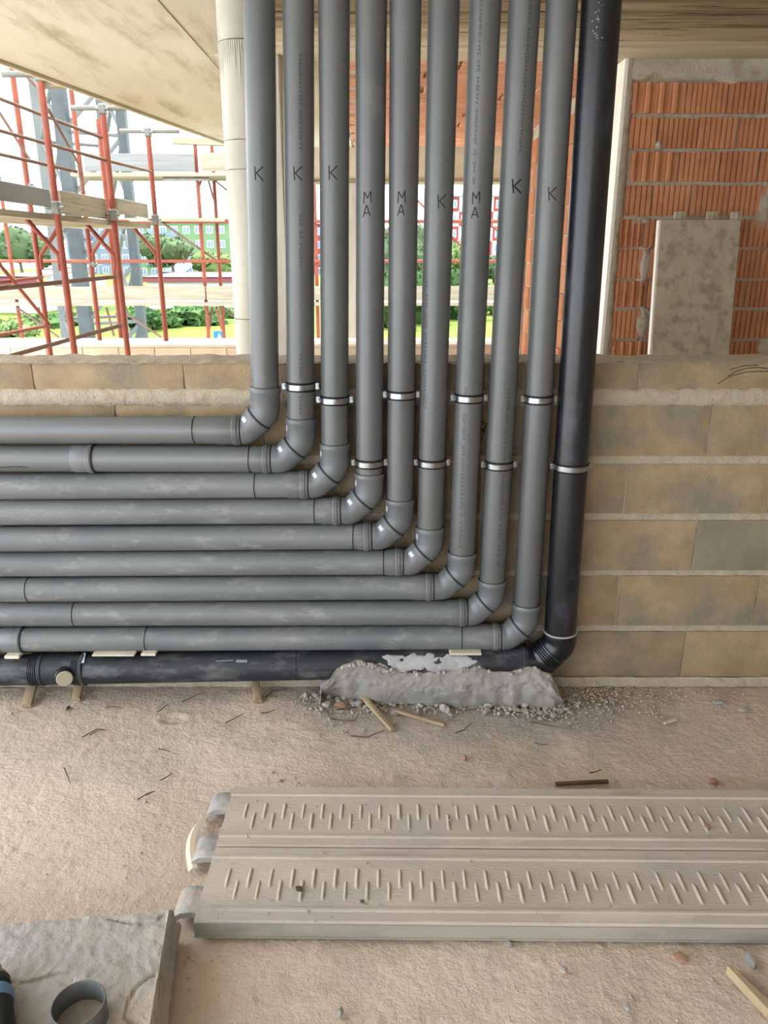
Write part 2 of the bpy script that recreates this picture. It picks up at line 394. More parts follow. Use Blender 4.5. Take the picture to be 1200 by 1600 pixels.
# cross beam with board marks: separate board-wide strips
yb = 1.1
bands = [(1.1,1.36),(1.36,1.64),(1.64,1.91)]
for k,(a,c) in enumerate(bands):
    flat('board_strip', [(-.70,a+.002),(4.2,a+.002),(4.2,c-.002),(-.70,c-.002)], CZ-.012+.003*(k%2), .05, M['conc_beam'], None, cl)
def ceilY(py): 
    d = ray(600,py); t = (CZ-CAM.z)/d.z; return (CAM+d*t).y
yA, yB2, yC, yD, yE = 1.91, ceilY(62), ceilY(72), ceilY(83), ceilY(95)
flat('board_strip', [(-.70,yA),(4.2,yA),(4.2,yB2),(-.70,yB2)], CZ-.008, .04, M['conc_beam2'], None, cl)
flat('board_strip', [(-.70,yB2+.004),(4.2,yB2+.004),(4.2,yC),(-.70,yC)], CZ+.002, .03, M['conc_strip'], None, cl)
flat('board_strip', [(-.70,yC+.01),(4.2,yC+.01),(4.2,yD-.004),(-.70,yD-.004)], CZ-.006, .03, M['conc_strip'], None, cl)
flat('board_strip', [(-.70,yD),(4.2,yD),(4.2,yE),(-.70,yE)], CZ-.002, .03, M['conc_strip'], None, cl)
# hollow clay soffit tiles beyond the beam
tm = {}
tb = MB()
W_, D_ = .376, .240
tb.bbox((0,0,.02), (Vector((1,0,0)),Vector((0,1,0)),Vector((0,0,1))), (W_/2,D_/2,.02), .004)
for k in range(6): tb.box((-W_/2+.004, -D_/2+.02+k*.04, -.004), (W_/2-.004, -D_/2+.03+k*.04, .004))
tme = tb.mesh('soffit_tile'); tme.materials.append(M['soffit'])
y = yE+.14; r = 0
while y < 6.5:
    x = -.33+(.2 if r % 2 else .0)+.0
    while x < (1.3 if y > 2.6 else 4):
        link('soffit_tile', tme, None, cl, loc=(x+.2+random.uniform(-.004,.004), y, CZ+random.uniform(-.003,.006)), rot=(0,0,random.uniform(-.012,.012)))
        x += .4
    y += .25; r += 1
# far beam
b = MB(); b.box((slab_x(6.6)-.0, 6.62, CZ-.30), (4.2, 6.95, CZ+.28)); o = b.build('beam', M['conc_strip']); tag(o, 'pale concrete beam at the far edge of the slab', kind='structure')
b = MB(); b.box((slab_x(6.6), 6.60, CZ-.335), (4.2, 6.97, CZ-.30)); b.build('beam_form', M['conc_beam'], o)

# ---- columns
def column(name, cx, cy, r, top, label, square=None, rings=()):
    b = MB()
    if square:
        b.bbox((cx,cy,top/2), (Vector((1,0,0)),Vector((0,1,0)),Vector((0,0,1))), (square[0]/2,square[1]/2,top/2), .008)
    else:
        n = 46; pts = [(cx,cy,top*i/n) for i in range(n+1)]
        b.tube(pts, [r]*(n+1), 40)
    o = b.build(name, M['conc_col']); tag(o, label, kind='structure')
    for z in rings:
        c = MB(); c.tube([(cx,cy,z-.0025),(cx,cy,z),(cx,cy,z+.0025)], [r-.001,r+.003,r-.001], 40, caps=False); c.build('form_joint', M['conc_beam'], o)
    return o
dC = 3.95; cxl = PY(358,400,CAM.y+dC).x; rC = .105
column('column', cxl+rC, CAM.y+dC+.05, rC, CZ+.002, 'round pale concrete column left of the risers',
       rings=[PY(375,y,CAM.y+dC).z for y in (65,220,266,498)])
b = MB()
for k in range(26):   # slurry runs below the pour joint
    a = math.pi+rad(20+140*k/25); zt = PY(370,66,CAM.y+dC).z; ln = random.uniform(.03,.22)
    c = Vector((cxl+rC+math.cos(a)*(rC-.002), CAM.y+dC+.05+math.sin(a)*(rC-.002), zt))
    b.tube([c, c-Vector((0,0,ln*.5)), c-Vector((0,0,ln))], [.006,.005,.001], 6)
col1 = [o for o in COL.objects if o.name == 'column'][0]
b.build('slurry_runs', M['conc_col'], col1)
c2x = (PY(440,400,CAM.y+5.05).x)
column('column', c2x-.10, CAM.y+5.2, 0, CZ+.002, 'square grey column seen between the first two risers', square=(.26,.28))
column('column', PY(556,400,CAM.y+9.25).x, 6.79, 0, CZ-.336, 'distant square column seen between the third and fourth risers', square=(.32,.30))

# ---- hollow brick wall on the right and its return
WBY = 2.62; JX = PY(951,400,WBY).x
courses = [(130,178),(184,233),(238,284),(290,337),(343,386),(390,435),(439,480),(485,529),(533,575),(580,622),(626,668)]
b = MB()
def bw(u, v):
    x = JX+.006+(4.1-JX)*u; z = (CZ-.0)*v
    return (x, WBY+.006*fbm((x,0,z), 8, 3), z)
b.grid(150, 130, bw)
b.box((JX+.004, WBY+.012, 0), (4.1, WBY+.12, CZ-.0))
wb = b.build('wall_right', M['jointmortar']); tag(wb, 'hollow terracotta block wall with rough mortar joints', kind='structure')
def ribbed(L, H, T, wide=False, cut=0, seed=0):
    """hollow clay block face with vertical ribs; cut: amount the left edge is broken away"""
    b = MB()
    if wide:
        prof = []
        n = 4
        for k in range(n):
            x0 = -L/2+L*k/n; w = L/n
            prof += [(x0,-.010),(x0+w*.12,-.030),(x0+w*.34,-.030),(x0+w*.42,-.012),(x0+w*.62,-.009),(x0+w*.95,-.016)]
        prof += [(L/2,-.010)]
    else:
        prof = []; n = max(4, int(L/.03))
        for k in range(n):
            x0 = -L/2+L*k/n; w = L/n
            prof += [(x0,-.006),(x0+w*.10,-.016),(x0+w*.80,-.017),(x0+w*.88,-.006)]
        prof += [(L/2,-.010)]
    m = len(prof); vs = []
    R_ = 6
    for j in range(R_+1):
        v = j/R_; z = -H/2+H*v
        sh = cut*(abs(nz((v,0,0), 2.3, seed))+.35*math.sin(math.pi*v)*(-1)) if cut else 0
        for (x, y) in prof:
            xx = max(x, -L/2+abs(sh)*.9)
            vs.append((xx, y, z+(.002*nz((x,0,0),20,seed) if j in (0,R_) else 0)))
    fs = [(j*m+i, j*m+i+1, (j+1)*m+i+1, (j+1)*m+i) for j in range(R_) for i in range(m-1)]
    b.add(vs, fs)
    # rims back to the wall
    for j in (0, R_):
        e = [vs[j*m+i] for i in range(m)]; bk = [(x,.03,z) for x,y,z in e]
        b.add(e+bk, [((i,i+1,m+i+1,m+i) if j else (i+1,i,m+i,m+i+1)) for i in range(m-1)])
    for i in (0, m-1):
        e = [vs[j*m+i] for j in range(R_+1)]; bk = [(x,.03,z) for x,y,z in e]; q = R_+1
        b.add(e+bk, [((j+1,j,q+j,q+j+1) if i == 0 else (j,j+1,q+j+1,q+j)) for j in range(R_)])
    me = b.mesh('brick'); me.materials.append(M['brick']); return me
stock = {}
def get_brick(L, H, wide, cut, seed):
    k = (round(L,2), round(H,2), wide, cut, seed)
    if k not in stock: stock[k] = ribbed(L, H, .03, wide, cut, seed)
    return stock[k]
# x of joints per course as seen in the photograph, then regular
crs = [[984,(1071),1136,1196],[980,1027,1090,1151],[982,1059,1124,1184],[974,1018,1078,1138],[965,1004,1040,1168],[962,1012,1062,1118,1186],[958,1010,1062,1112,1163],[954,1000,1060,1115,1172],[952,1008,1060,1112,1168],[950,1000,1055,1110,1165],[948,1000,1060,1110,1165]]
wides = {(0,0):1,(2,0):1,(4,0):2,(6,0):1,(8,0):1,(6,1):0}
for ci,(yt,yb_) in enumerate(courses):
    z1 = PY(1000,yt,WBY).z; z0 = PY(1000,yb_,WBY).z
    xsj = [PY(x,(yt+yb_)/2,WBY).x for x in crs[ci]]
    while xsj[-1] < 4.0: xsj.append(xsj[-1]+.262+random.uniform(-.006,.006))
    for k in range(len(xsj)-1):
        L = xsj[k+1]-xsj[k]-.008
        if L < .03: continue
        me = get_brick(L, z1-z0, bool(wides.get((ci,k),0)), (.05 if k == 0 else 0), (ci if k == 0 else 0))
        link('brick', me, None, wb, loc=((xsj[k]+xsj[k+1])/2, WBY+random.uniform(-.003,.003), (z0+z1)/2), rot=(0,0,random.uniform(-.008,.008)))
# plaster band on top, mortar smears, jamb band
b = MB()
def band(u, v):
    x = JX+.03+(4.0-JX)*u; z0 = PY(1000,128,WBY).z
    z = (z0+.03*fbm((x,0,0),5,3))*(1-v)+(CZ-.002)*v
    return (x, WBY-.026-.010*fbm((x,0,z),9,3)+(.02 if v == 0 else 0), z)
b.grid(120, 9, band); b.build('plaster_band', M['jointmortar'], wb)
b = MB()
def jamb(u, v):
    z = CZ*v; wd = .058+.016*fbm((0,0,z),4,3)+.012*nz((1,0,z),14)
    x = JX+.008+wd*u
    return (x, WBY-.034*(1-u**3)-.004*fbm((x,0,z),20,2), z)
b.grid(10, 160, jamb); b.build('jamb_plaster', M['jointmortar'], wb)
def smear(px, py, w_, h_, seed):
    b = MB(); c = PY(px, py, WBY)
    def fn(u, v):
        x = (u-.5)*w_; z = (v-.5)*h_; rr = math.hypot((u-.5)*2,(v-.5)*2)*(1+.35*nz((u,v,0),3,seed))
        return (c.x+x, WBY-.008-.016*max(0,1-rr**2)+(.02 if rr > 1 else 0)-.003*nz((x,0,z),40,seed), c.z+z)
    b.grid(14, 14, fn); b.build('mortar_smear', M['jointmortar'], wb)
for a in ((1006,415,.10,.26,1),(1004,505,.11,.22,2),(1192,325,.14,.30,3),(1196,545,.13,.24,4),(1028,228,.06,.06,5),(1000,345,.14,.05,6)): smear(*a)
# corner's side face painted white as if daylit; return wall facing left
b = MB(); b.box((JX-.012, WBY-.036, 0), (JX+.009, WBY+.36, CZ)); b.build('lit_corner_band', M['lit_edge'], wb)
RY1 = CAM.y+8.0
b = MB()
def rw(u, v):
    y = WBY+.05+(RY1-WBY-.05)*u; z = CZ*v
    return (JX-.002-.005*fbm((0,y,z),8,3)-.07*u, y, z)
b.grid(90, 110, rw, flip=True)
wr = b.build('wall_return', M['jointmortar']); tag(wr, 'side face of the terracotta wall running back to daylight', kind='structure')
b = MB(); b.add([(JX-.072,RY1,0),(JX+.2,RY1,0),(JX+.2,RY1,CZ),(JX-.072,RY1,CZ)], [(3,2,1,0)])
b.add([(JX+.01,WBY+.1,0),(JX+.12,WBY+.1,0),(JX+.2,RY1,0),(JX+.2,RY1,CZ),(JX+.12,WBY+.1,CZ)], [(1,2,3,4)])
b.build('wall_core', M['jointmortar'], wr)
zc = 0.0; ci = 0
dirR = math.atan2(-.07, RY1-WBY)
while zc < CZ-.25:
    y = WBY+.42+(.06 if ci % 2 else 0)
    k = 0
    while y < RY1-.30:
        L = .25
        me = get_brick(L, .2, False, .06 if k == 0 else 0, ci % 4)
        xx = JX-.002-.07*(y+.13-WBY)/(RY1-WBY)
        link('brick', me, None, wr, loc=(xx-.002, y+.13, zc+.11), rot=(0,0,-math.pi/2-dirR*-1))
        y += .262; k += 1
    zc += .212; ci += 1
b = MB(); b.box((JX-.085, RY1-.20, 0), (JX-.05, RY1+.02, CZ-.02)); b.build('jamb_board', M['shard'], wr)

# ---- far parapet with ledge
PYF = CAM.y+8.2; PT = PY(600,538,PYF).z
b = MB(); b.box((-7, PYF+.006, -.35), (2.6, PYF+.6, PT-.03))
pw = b.build('wall_far', M['coping']); tag(pw, 'low far parapet wall of pale blocks', kind='structure')
b = MB(); b.box((-7, PYF-.01, PT-.03), (2.6, PYF+.62, PT)); b.build('ledge', M['coping'], pw)
bb = MB(); bb.bbox((0,0,0), (Vector((1,0,0)),Vector((0,1,0)),Vector((0,0,1))), (.186,.02,.097), .004); bme = bb.mesh('parapet_block'); bme.materials.append(M['parapet'])
x0 = PY(242,548,PYF).x
for r in range(3):
    z = PT-.03-.10-.2*r
    x = x0-.378*16-(.19 if r % 2 else 0)
    while x < 2.4:
        if x > -6.8: link('parapet_block', bme, None, pw, loc=(x+.189, PYF+.012, z))
        x += .378

# ---- rest of the room, unseen: walls added to keep front light down
b = MB(); b.box((4.1, -6.2, 0), (4.3, 6.6, CZ+.03)); o = b.build('wall_side', M['mortar']); tag(o, 'side wall out of view on the right', kind='structure')
b = MB(); b.box((-0.5, -6.3, 0), (4.3, -6.1, CZ+.03)); o = b.build('added_back_wall', M['mortar']); tag(o, 'unseen back wall added to limit light from behind the viewer', kind='structure')

# ================================================================== PIPES
PPY = -.090; R1 = .0445; RB = .0555
def on_cyl(px, py, A, Bp, r, lift=.0004):
    """first hit of the pixel's ray with a cylinder"""
    d = ray(px, py).normalized(); ax = (Bp-A).normalized(); w0 = CAM-A
    dp = d-ax*d.dot(ax); wp = w0-ax*w0.dot(ax)
    a = dp.dot(dp); b_ = 2*dp.dot(wp); c = wp.dot(wp)-(r+lift)**2
    disc = b_*b_-4*a*c
    t = (-b_-math.sqrt(max(disc,0)))/(2*a)
    p = CAM+d*t; n = (p-A)-ax*(p-A).dot(ax); return p, n.normalized()
def ribbon(b, pts, A, Bp, r, wd):
    hit = []
    for i in range(len(pts)-1):
        (x0,y0),(x1,y1) = pts[i], pts[i+1]
        n = max(1, int(math.hypot(x1-x0,y1-y0)/3))
        for k in range(n+(1 if i == len(pts)-2 else 0)):
            t = k/n; hit.append(on_cyl(x0+(x1-x0)*t, y0+(y1-y0)*t, A, Bp, r))
    vs = []
    for i,(p,n) in enumerate(hit):
        q = hit[min(i+1,len(hit)-1)][0]-hit[max(i-1,0)][0]
        s = n.cross(q).normalized()*wd/2
        vs += [p-s, p+s]
    b.add(vs, [(2*i+1,2*i,2*i+2,2*i+3) for i in range(len(hit)-1)])
def fillet(pts, rad_, n=7):
    out = [Vector(pts[0])]
    for i in range(1, len(pts)-1):
        p = Vector(pts[i]); a = (Vector(pts[i-1])-p).normalized(); c = (Vector(pts[i+1])-p).normalized()
        ang = a.angle(c); t = rad_/math.tan(ang/2)
        s = p+a*t; e = p+c*t
        for k in range(n+1):
            u = k/n; out.append(s*(1-u)**2+p*2*u*(1-u)+e*u*u)
    out.append(Vector(pts[-1])); return out
def bar(b, A, Bp, segs, seg=36):
    """lathe along A->B; segs = list of (distance, radius)"""
    d = (Bp-A).normalized()
    b.tube([A+d*s for s,_ in segs], [r for _,r in segs], seg)

PIPES = [ # x@y0, (xb,yb), socket y, collar end x, collar len px, joint lines, (yl@0),(xr,yr), couplings
 (405,(414,600),604,377,36,[305],672,(340,672),[]),
 (466,(470,650),652,424,25,[391],716,(390,717),[133]),
 (522,(523,690),692,482,30,[400],760,(470,757),[]),
 (580,(577,735),738,532,27,[492],800,(500,798),[]),
 (634,(625,770),778,580,20,[552],842,(560,838),[]),
 (694,(672,820),822,629,22,[599],881,(610,878),[]),
 (759,(722,860),862,676,30,[47],921,(650,917),[]),
 (820,(769,905),905,728,26,[119],959,(700,957),[]),
 (878,(823,940),942,780,30,[231,720],999,(750,995),[24]),
]
ORD = ['first','second','third','fourth','fifth','sixth','seventh','eighth','ninth']
MARK = {0:[('K',404,271)],1:[('K',465,271)],2:[('K',520,270)],3:[('M',574,309),('A',573,330)],4:[('M',628,308),('A',627,328)],5:[('K',690,315)],6:[('M',744,309),('A',742,332)],7:[('K',807,291)],8:[('K',863,303)]}
GL = {'K':[[(-6,-11),(-5,11)],[(7,-11),(-4,0)],[(-4,-1),(7,11)]],
      'M':[[(-6,10),(-5,-9)],[(-5,-9),(0,1)],[(0,1),(5,-10)],[(5,-10),(5,8)]],
      'A':[[(-6,9),(0,-9)],[(0,-9),(5,8)],[(-4,3),(4,3)]]}
AXES = []
def ph(px, py): return PY(px, py, PPY)
Z_ = Vector((0,0,1))
for i,(xt,(xb,yb_),sy,cx,cl_,lines,yl,(xr,yr),coup) in enumerate(PIPES):
    top_ = ph(xt,0); bot = ph(xb,yb_); vd = (bot-top_).normalized()
    topc = top_-vd*((CZ+.004-top_.z)/-vd.z*1.0) if False else top_+vd*((CZ+.004-top_.z)/vd.z)
    hl = ph(0,yl); hr = ph(xr,yr); hd = (hr-hl).normalized()
    # corner = intersection in the XZ plane
    # bot + vd*s = hl + hd*t
    det = vd.x*(-hd.z)-(-hd.x)*vd.z
    rx, rz = hl.x-bot.x, hl.z-bot.z
    s_ = (rx*(-hd.z)-(-hd.x)*rz)/det
    C = bot+vd*s_; C.y = PPY
    sock = ph(xb+(xb-xt)/(yb_)*(sy-yb_), sy); ssock = (C-sock).length
    cend = ph(cx, yr); scol = (cend-C).length
    ax0 = topc.copy(); ax1 = sock.copy(); AXES.append((ax0, ax1))
    lab = {0:'grey plastic drain pipe marked K, outermost on the left, bending over the topmost horizontal run',
           1:'grey drain pipe marked K, second riser from the left',
           2:'grey drain pipe marked K, third riser from the left',
           3:'grey drain pipe marked MA, fourth riser from the left',
           4:'grey drain pipe marked MA, fifth riser, in the middle of the bank',
           5:'grey drain pipe marked K, between two risers marked MA',
           6:'grey drain pipe marked MA, rightmost of the three marked MA',
           7:'grey drain pipe with a bold K and printed line, eighth riser from the left',
           8:'grey drain pipe marked K, beside the black pipe'}[i]
    T = empty('drain_pipe', (C.x, PPY, 0), lab, 'pipe', 'grey drain pipes stacked along the block wall')
    b = MB(); b.tube([topc, sock+vd*.035], R1, 40); ri = b.build('riser', M['pvc'], T)
    b = MB()
    for (ch, mx, my) in MARK[i]:
        for st in GL[ch]:
            jit = lambda: random.uniform(-.5,.5)
            ribbon(b, [(mx+x+jit(), my+y+jit()) for x,y in st], ax0, ax1, R1, .0046 if i == 7 else (.0034 if i < 3 else .0030))
    b.build('marker_letters', M['ink'], ri)
    if i == 0: tag(ri.children[0], 'handwritten black letter K')
    pr = {1:(467,78,470,160,470.5,330,470,585),5:(679,480,668,620,661,0,0,0),6:(752,0,746,200,741,300,0,0),7:(828,0,815,230,0,0,0,0)}
    runs = {1:[((469,78),(470,235)),((470,335),(470,420)),((470,552),(470,600)),((469.5,618),(469.5,650))],
            5:[((667,440),(664,640))],
            6:[((752,0),(740,290)),((729,605),(727,618)),((726,640),(719,858))],
            7:[((829,0),(813,240)),((796,600),(788,722)),((786,742),(778,890))]}.get(i, [])
    if runs:
        b = MB(); rnd = random.Random(i*11+3)
        for (p0,p1) in runs:
            n = int(abs(p1[1]-p0[1])/6.2)
            for k in range(n):
                if rnd.random() < .12: continue
                u = (k+.1)/n; e = (k+.72)/n
                X0 = p0[0]+(p1[0]-p0[0])*u; Y0 = p0[1]+(p1[1]-p0[1])*u; X1 = p0[0]+(p1[0]-p0[0])*e; Y1 = p0[1]+(p1[1]-p0[1])*e
                g = rnd.randint(0,4); w_ = 1.9
                sh = [[[(X0-w_,Y0),(X1-w_,Y1)],[(X0-w_,Y0),(X0+w_,Y0)],[(X0+w_,Y0),(X0+w_,Y1)]],
                      [[(X0-w_,Y0),(X0+w_,Y0)],[(X0,Y0),(X1,Y1)]],
                      [[(X0+w_,Y0),(X0-w_,(Y0+Y1)/2)],[(X0-w_,(Y0+Y1)/2),(X1+w_,Y1)]],
                      [[(X0-w_,Y0),(X0+w_,Y0),(X1+w_,Y1),(X1-w_,Y1),(X0-w_,Y0)]],
                      [[(X0-w_,Y0),(X1+w_,Y1)],[(X0+w_,Y0),(X1,(Y0+Y1)/2)]]][g]
                for st in sh: ribbon(b, st, ax0, ax1, R1, .0016)
        b.build('printed_line', M['ink_faint'], ri)['kind'] = 'stuff'
    # ---- elbows
    a_ = .060
    pV = C-vd*a_; pH = C-hd*a_
    path = fillet([sock, pV, pH, C-hd*scol], .028, 8)
    diag = (pH-pV).normalized(); mid = (pV+pH)/2
    # upper elbow: socket mouth, bead, bend
    b = MB()
    dl = vd
    up = [(sock, R1+.0035),(sock+dl*.004,R1+.0064),(sock+dl*.017,R1+.0064),(sock+dl*.021,R1+.0035),(sock+dl*(ssock-a_-.020),R1+.0028)]
    pts = [p for p,_ in up]; rr = [r for _,r in up]
    for k in range(9):
        u = k/8; t = .014
        s = pV-vd*t; e = pV+diag*t
        pts.append(s*(1-u)**2+pV*2*u*(1-u)+e*u*u); rr.append(R1+.0025)
    pts.append(mid+diag*.006); rr.append(R1+.001)
    b.tube(pts, rr, 40); ue = b.build('upper_elbow', M['fitting'], T)
    b = MB(); c0 = sock+vd*-.001; b.tube([c0,c0+vd*.003], [R1+.0022]*2, 40); b.build('seal_ring', M['seal'], ue)
    # lower elbow: socket collar at the diagonal, bend, spigot
    b = MB(); m0 = mid-diag*.014
    pts = [m0, m0+diag*.003, m0+diag*.013, m0+diag*.017]; rr = [R1+.0036,R1+.0062,R1+.0062,R1+.0030]
    for k in range(9):
        u = k/8; t = .016
        s = pH-diag*t; e = pH-hd*t
        pts.append(s*(1-u)**2+pH*2*u*(1-u)+e*u*u); rr.append(R1+.0022)
    pts.append(C-hd*(scol-.002)); rr.append(R1+.0018); pts.append(C-hd*(scol+.02)); rr.append(R1+.0005)
    b.tube(pts, rr, 40); le = b.build('lower_elbow', M['fitting'], T)
    b = MB(); b.tube([m0-diag*.0035,m0+diag*.001], [R1+.0034]*2, 40); b.build('seal_ring', M['seal'], le)
    # stickers on the lower elbow's shoulder
    if i < 6:
        b = MB(); nrm = Vector((diag.z,0,-diag.x)); 
        if nrm.z < 0: nrm = -nrm
        nrm = nrm if nrm.x < 0 else -nrm
        cc = m0+diag*.030; side = Vector((0,-1,0))
        pt = []
        for ia in range(7):
            an = rad(34)+rad(26)*ia/6
            rdir = nrm*math.cos(an)+side*math.sin(an)
            for jd in (-.0065, .0065): pt.append(cc+diag*jd+rdir*(R1+.0038))
        b.add(pt, [(2*k,2*k+2,2*k+3,2*k+1) for k in range(6)]); b.build('sticker', M['sticker'], le)
    if i in (1,2,3,4,5):
        b = MB(); cc = sock+vd*.033; pt = []
        lx = Vector((-1,0,0))
        for ia in range(5):
            an = rad(6)+rad(22)*ia/4; rdir = lx*math.cos(an)+Vector((0,-1,0))*math.sin(an)
            for jd in (-.009,.009): pt.append(cc+vd*jd+rdir*(R1+.0035))
        b.add(pt, [(2*k,2*k+2,2*k+3,2*k+1) for k in range(4)]); b.build('sticker', M['sticker'], ue)
    # ---- horizontal run with end socket
    ce = C-hd*scol; ln = cl_/F*2.7
    far = ce-hd*((ce.x+2.9)/hd.x)
    b = MB(); L = (ce-far).length
    bar(b, far, ce, [(0,R1),(L-ln-.006,R1),(L-ln,R1+.0026),(L-.026,R1+.0026),(L-.022,R1+.0062),(L-.010,R1+.0062),(L-.007,R1+.0036),(L,R1+.0036)])
    hz = b.build('horizontal_run', M['pvc_dusty'] if i > 1 else M['pvc'], T)
    b = MB(); b.tube([ce-hd*.0005, ce+hd*.004], [R1+.0026]*2, 40); b.build('seal_ring', M['seal'], hz)
    for lx_ in lines:
        p = ph(lx_, yl+(yr-yl)*lx_/max(xr,1))
        b = MB(); tl = Vector((0,0,1))
        # glue line: thin dark ring, slightly wavy
        n = 28; ring = []
        for k in range(n+1):
            an = 2*math.pi*k/n
            ring.append(p+hd*(.0016*nz((math.cos(an),math.sin(an),i),1.6))+(Vector((0,-1,0))*math.cos(an)+Z_*math.sin(an))*(R1+.0006))
        b.tube(ring, .0014, 6, caps=False); b.build('joint_line', M['seal'], hz)
    for cx_ in coup:
        p = ph(cx_, yl)
        b = MB(); bar(b, p-hd*.036, p+hd*.034, [(0,R1+.0005),(.003,R1+.0028),(.050,R1+.0028),(.054,R1+.0062),(.066,R1+.0062),(.070,R1+.003)])
        so = b.build('coupling', M['fitting'], T)
        b = MB(); b.tube([p+hd*.034, p+hd*.0365], [R1+.0034]*2, 40); b.build('seal_ring', M['seal'], so)
    if i == 1:
        b = MB(); rnd = random.Random(5)
        for k in range(16):
            x0 = -2+k*2.9
            ribbon(b, [(x0,730+rnd.uniform(-.6,.6)),(x0+2.2,730+rnd.uniform(-1.2,1.2))], far, ce, R1, .0034)
        b.build('printed_line', M['ink'], hz)['kind'] = 'stuff'

# ---- black soil pipe
xt,xb,yb_,sy = 940,876,970,985
BPY = -.098
def pb(px,py): return PY(px,py,BPY)
top_ = pb(xt,0); bot = pb(xb,yb_); vd = (bot-top_).normalized()
topc = top_+vd*((CZ+.004-top_.z)/vd.z)
hl = pb(0,1046); hr = pb(800,1031); hd = (hr-hl).normalized()
det = vd.x*(-hd.z)-(-hd.x)*vd.z; rx, rz = hl.x-bot.x, hl.z-bot.z
C = bot+vd*((rx*(-hd.z)+hd.x*rz)/det); C.y = BPY
sock = pb(xb-1,sy)
T = empty('soil_pipe', (C.x,BPY,0), 'thick black soil pipe, rightmost riser, running low along the floor', 'pipe')
ax0, ax1 = topc, sock
b = MB(); b.tube([topc, sock+vd*.02], RB, 48); ri = b.build('riser', M['black'], T)
b = MB()   # dried cement specks
rnd = random.Random(3)
for k in range(26):
    px = 935+rnd.gauss(0,4)-k*.05; py = 5+k*2.6+rnd.uniform(-4,4)
    p,n = on_cyl(px,py,ax0,ax1,RB,0); b.blob(p, rnd.uniform(.0008,.0022), 0)
b.build('cement_specks', M['mortar_white'], ri)
a_ = .062; pV = C-vd*a_; pH = C-hd*a_; diag = (pH-pV).normalized(); mid = (pV+pH)/2
b = MB()
pts = [sock, sock+vd*.004, sock+vd*.02]; rr = [RB+.003,RB+.0048,RB+.0040]
for k in range(9):
    u = k/8; t = .02; s = pV-vd*t; e = pV+diag*t
    pts.append(s*(1-u)**2+pV*2*u*(1-u)+e*u*u); rr.append(RB+.0032)
pts.append(mid+diag*.004); rr.append(RB+.002)
b.tube(pts, rr, 44); ue = b.build('upper_elbow', M['black'], T)
b = MB(); b.tube([sock-vd*.0018, sock+vd*.0018], [RB+.0062]*2, 48); b.build('pale_rim', M['mortar_white'], ue)
b = MB(); m0 = mid-diag*.010
pts = [m0, m0+diag*.003, m0+diag*.010]; rr = [RB+.003,RB+.0058,RB+.0058]
for k in range(4):
    q = m0+diag*(.012+k*.0085); pts += [q, q+diag*.002, q+diag*.0055]; rr += [RB+.0026,RB+.0062,RB+.0062]
ce = pb(822,1032)
pts += [C-hd*.055, C-hd*((ce-C).length)]; rr += [RB+.003, RB+.002]
b.tube(pts, rr, 44); le = b.build('lower_elbow', M['black'], T)
far = ce-hd*((ce.x+2.9)/hd.x); L = (ce-far).length
b = MB(); bar(b, far, ce, [(0,RB),(L-.085,RB),(L-.083,RB+.003),(L-.078,RB+.003),(L-.072,RB+.0025),(L-.016,RB+.0025),(L-.014,RB+.005),(L-.006,RB+.005),(L,RB+.002)], 48)
hz = b.build('horizontal_run', M['black_dusty'], T)
for lx_ in (465,):
    p = pb(lx_, 1046-15*lx_/800); p = far+hd*((p-far).dot(hd))
    b = MB(); b.tube([p-hd*.0012,p+hd*.0012], [RB+.0008]*2, 44); b.build('joint_line', M['seal'], hz)
# inspection branch
p0 = pb(50,1045); p1 = pb(74,1045); p2 = pb(118,1044); p3 = pb(137,1044)
br = MB(); L2 = (p3-p0).length
seg = []
for k in range(5): seg += [(.004+k*.0065,RB+.002),(.0055+k*.0065,RB+.0055),(.0085+k*.0065,RB+.0055),(.010+k*.0065,RB+.002)]
seg += [(.040,RB+.0065),(.052,RB+.0068),(.055,RB+.003),(.070,RB+.002)]
q = L2-.045
seg += [(q-.01,RB+.002)]
for k in range(4): seg += [(q+k*.0065,RB+.002),(q+.0015+k*.0065,RB+.005),(q+.0045+k*.0065,RB+.005),(q+.006+k*.0065,RB+.002)]
seg += [(L2-.014,RB+.003),(L2-.012,RB+.007),(L2-.003,RB+.007),(L2,RB+.002)]
bar(br, p0, p3, seg, 48); tee = br.build('tee_branch', M['black_dusty'], T)
bx = pb(100,1046); tgt = (PY(101,1063,BPY-.105)-bx).normalized()
b = MB(); b.tube([bx, bx+tgt*.062, bx+tgt*.064, bx+tgt*.080, bx+tgt*.082, bx+tgt*.098], [.029,.028,.033,.033,.030,.030], 32)
bn = b.build('inspection_port', M['black'], tee)
b = MB(); b.tube([bx+tgt*.0985, bx+tgt*.101, bx+tgt*.103], [.028,.028,.0255], 32); sp = bx+tgt*.1035
cap = b.build('cap', M['toolbeige'], tee)
b = MB(); # white label on the coupling
for (la,lb) in ((126,131),):
    p,n = on_cyl(128,1024,p0,p3,RB+.0072); 
    q = [on_cyl(x,y,p0,p3,RB+.0072)[0] for x,y in ((127,1036),(131,1036),(134,1020),(130,1020))]
    b.add(q,[(0,1,2,3)])
b.build('sticker', M['sticker'], tee)
b = MB()
for k in range(7):
    ribbon(b, [(370+k*2.5,1031),(370+k*2.5,1035)], far, ce, RB, .0022)
ribbon(b, [(337,1033),(347,1032.5),(357,1032),(365,1031.5)], far, ce, RB, .0012)
b.build('printed_line', M['ink_white'], hz)['kind'] = 'stuff'
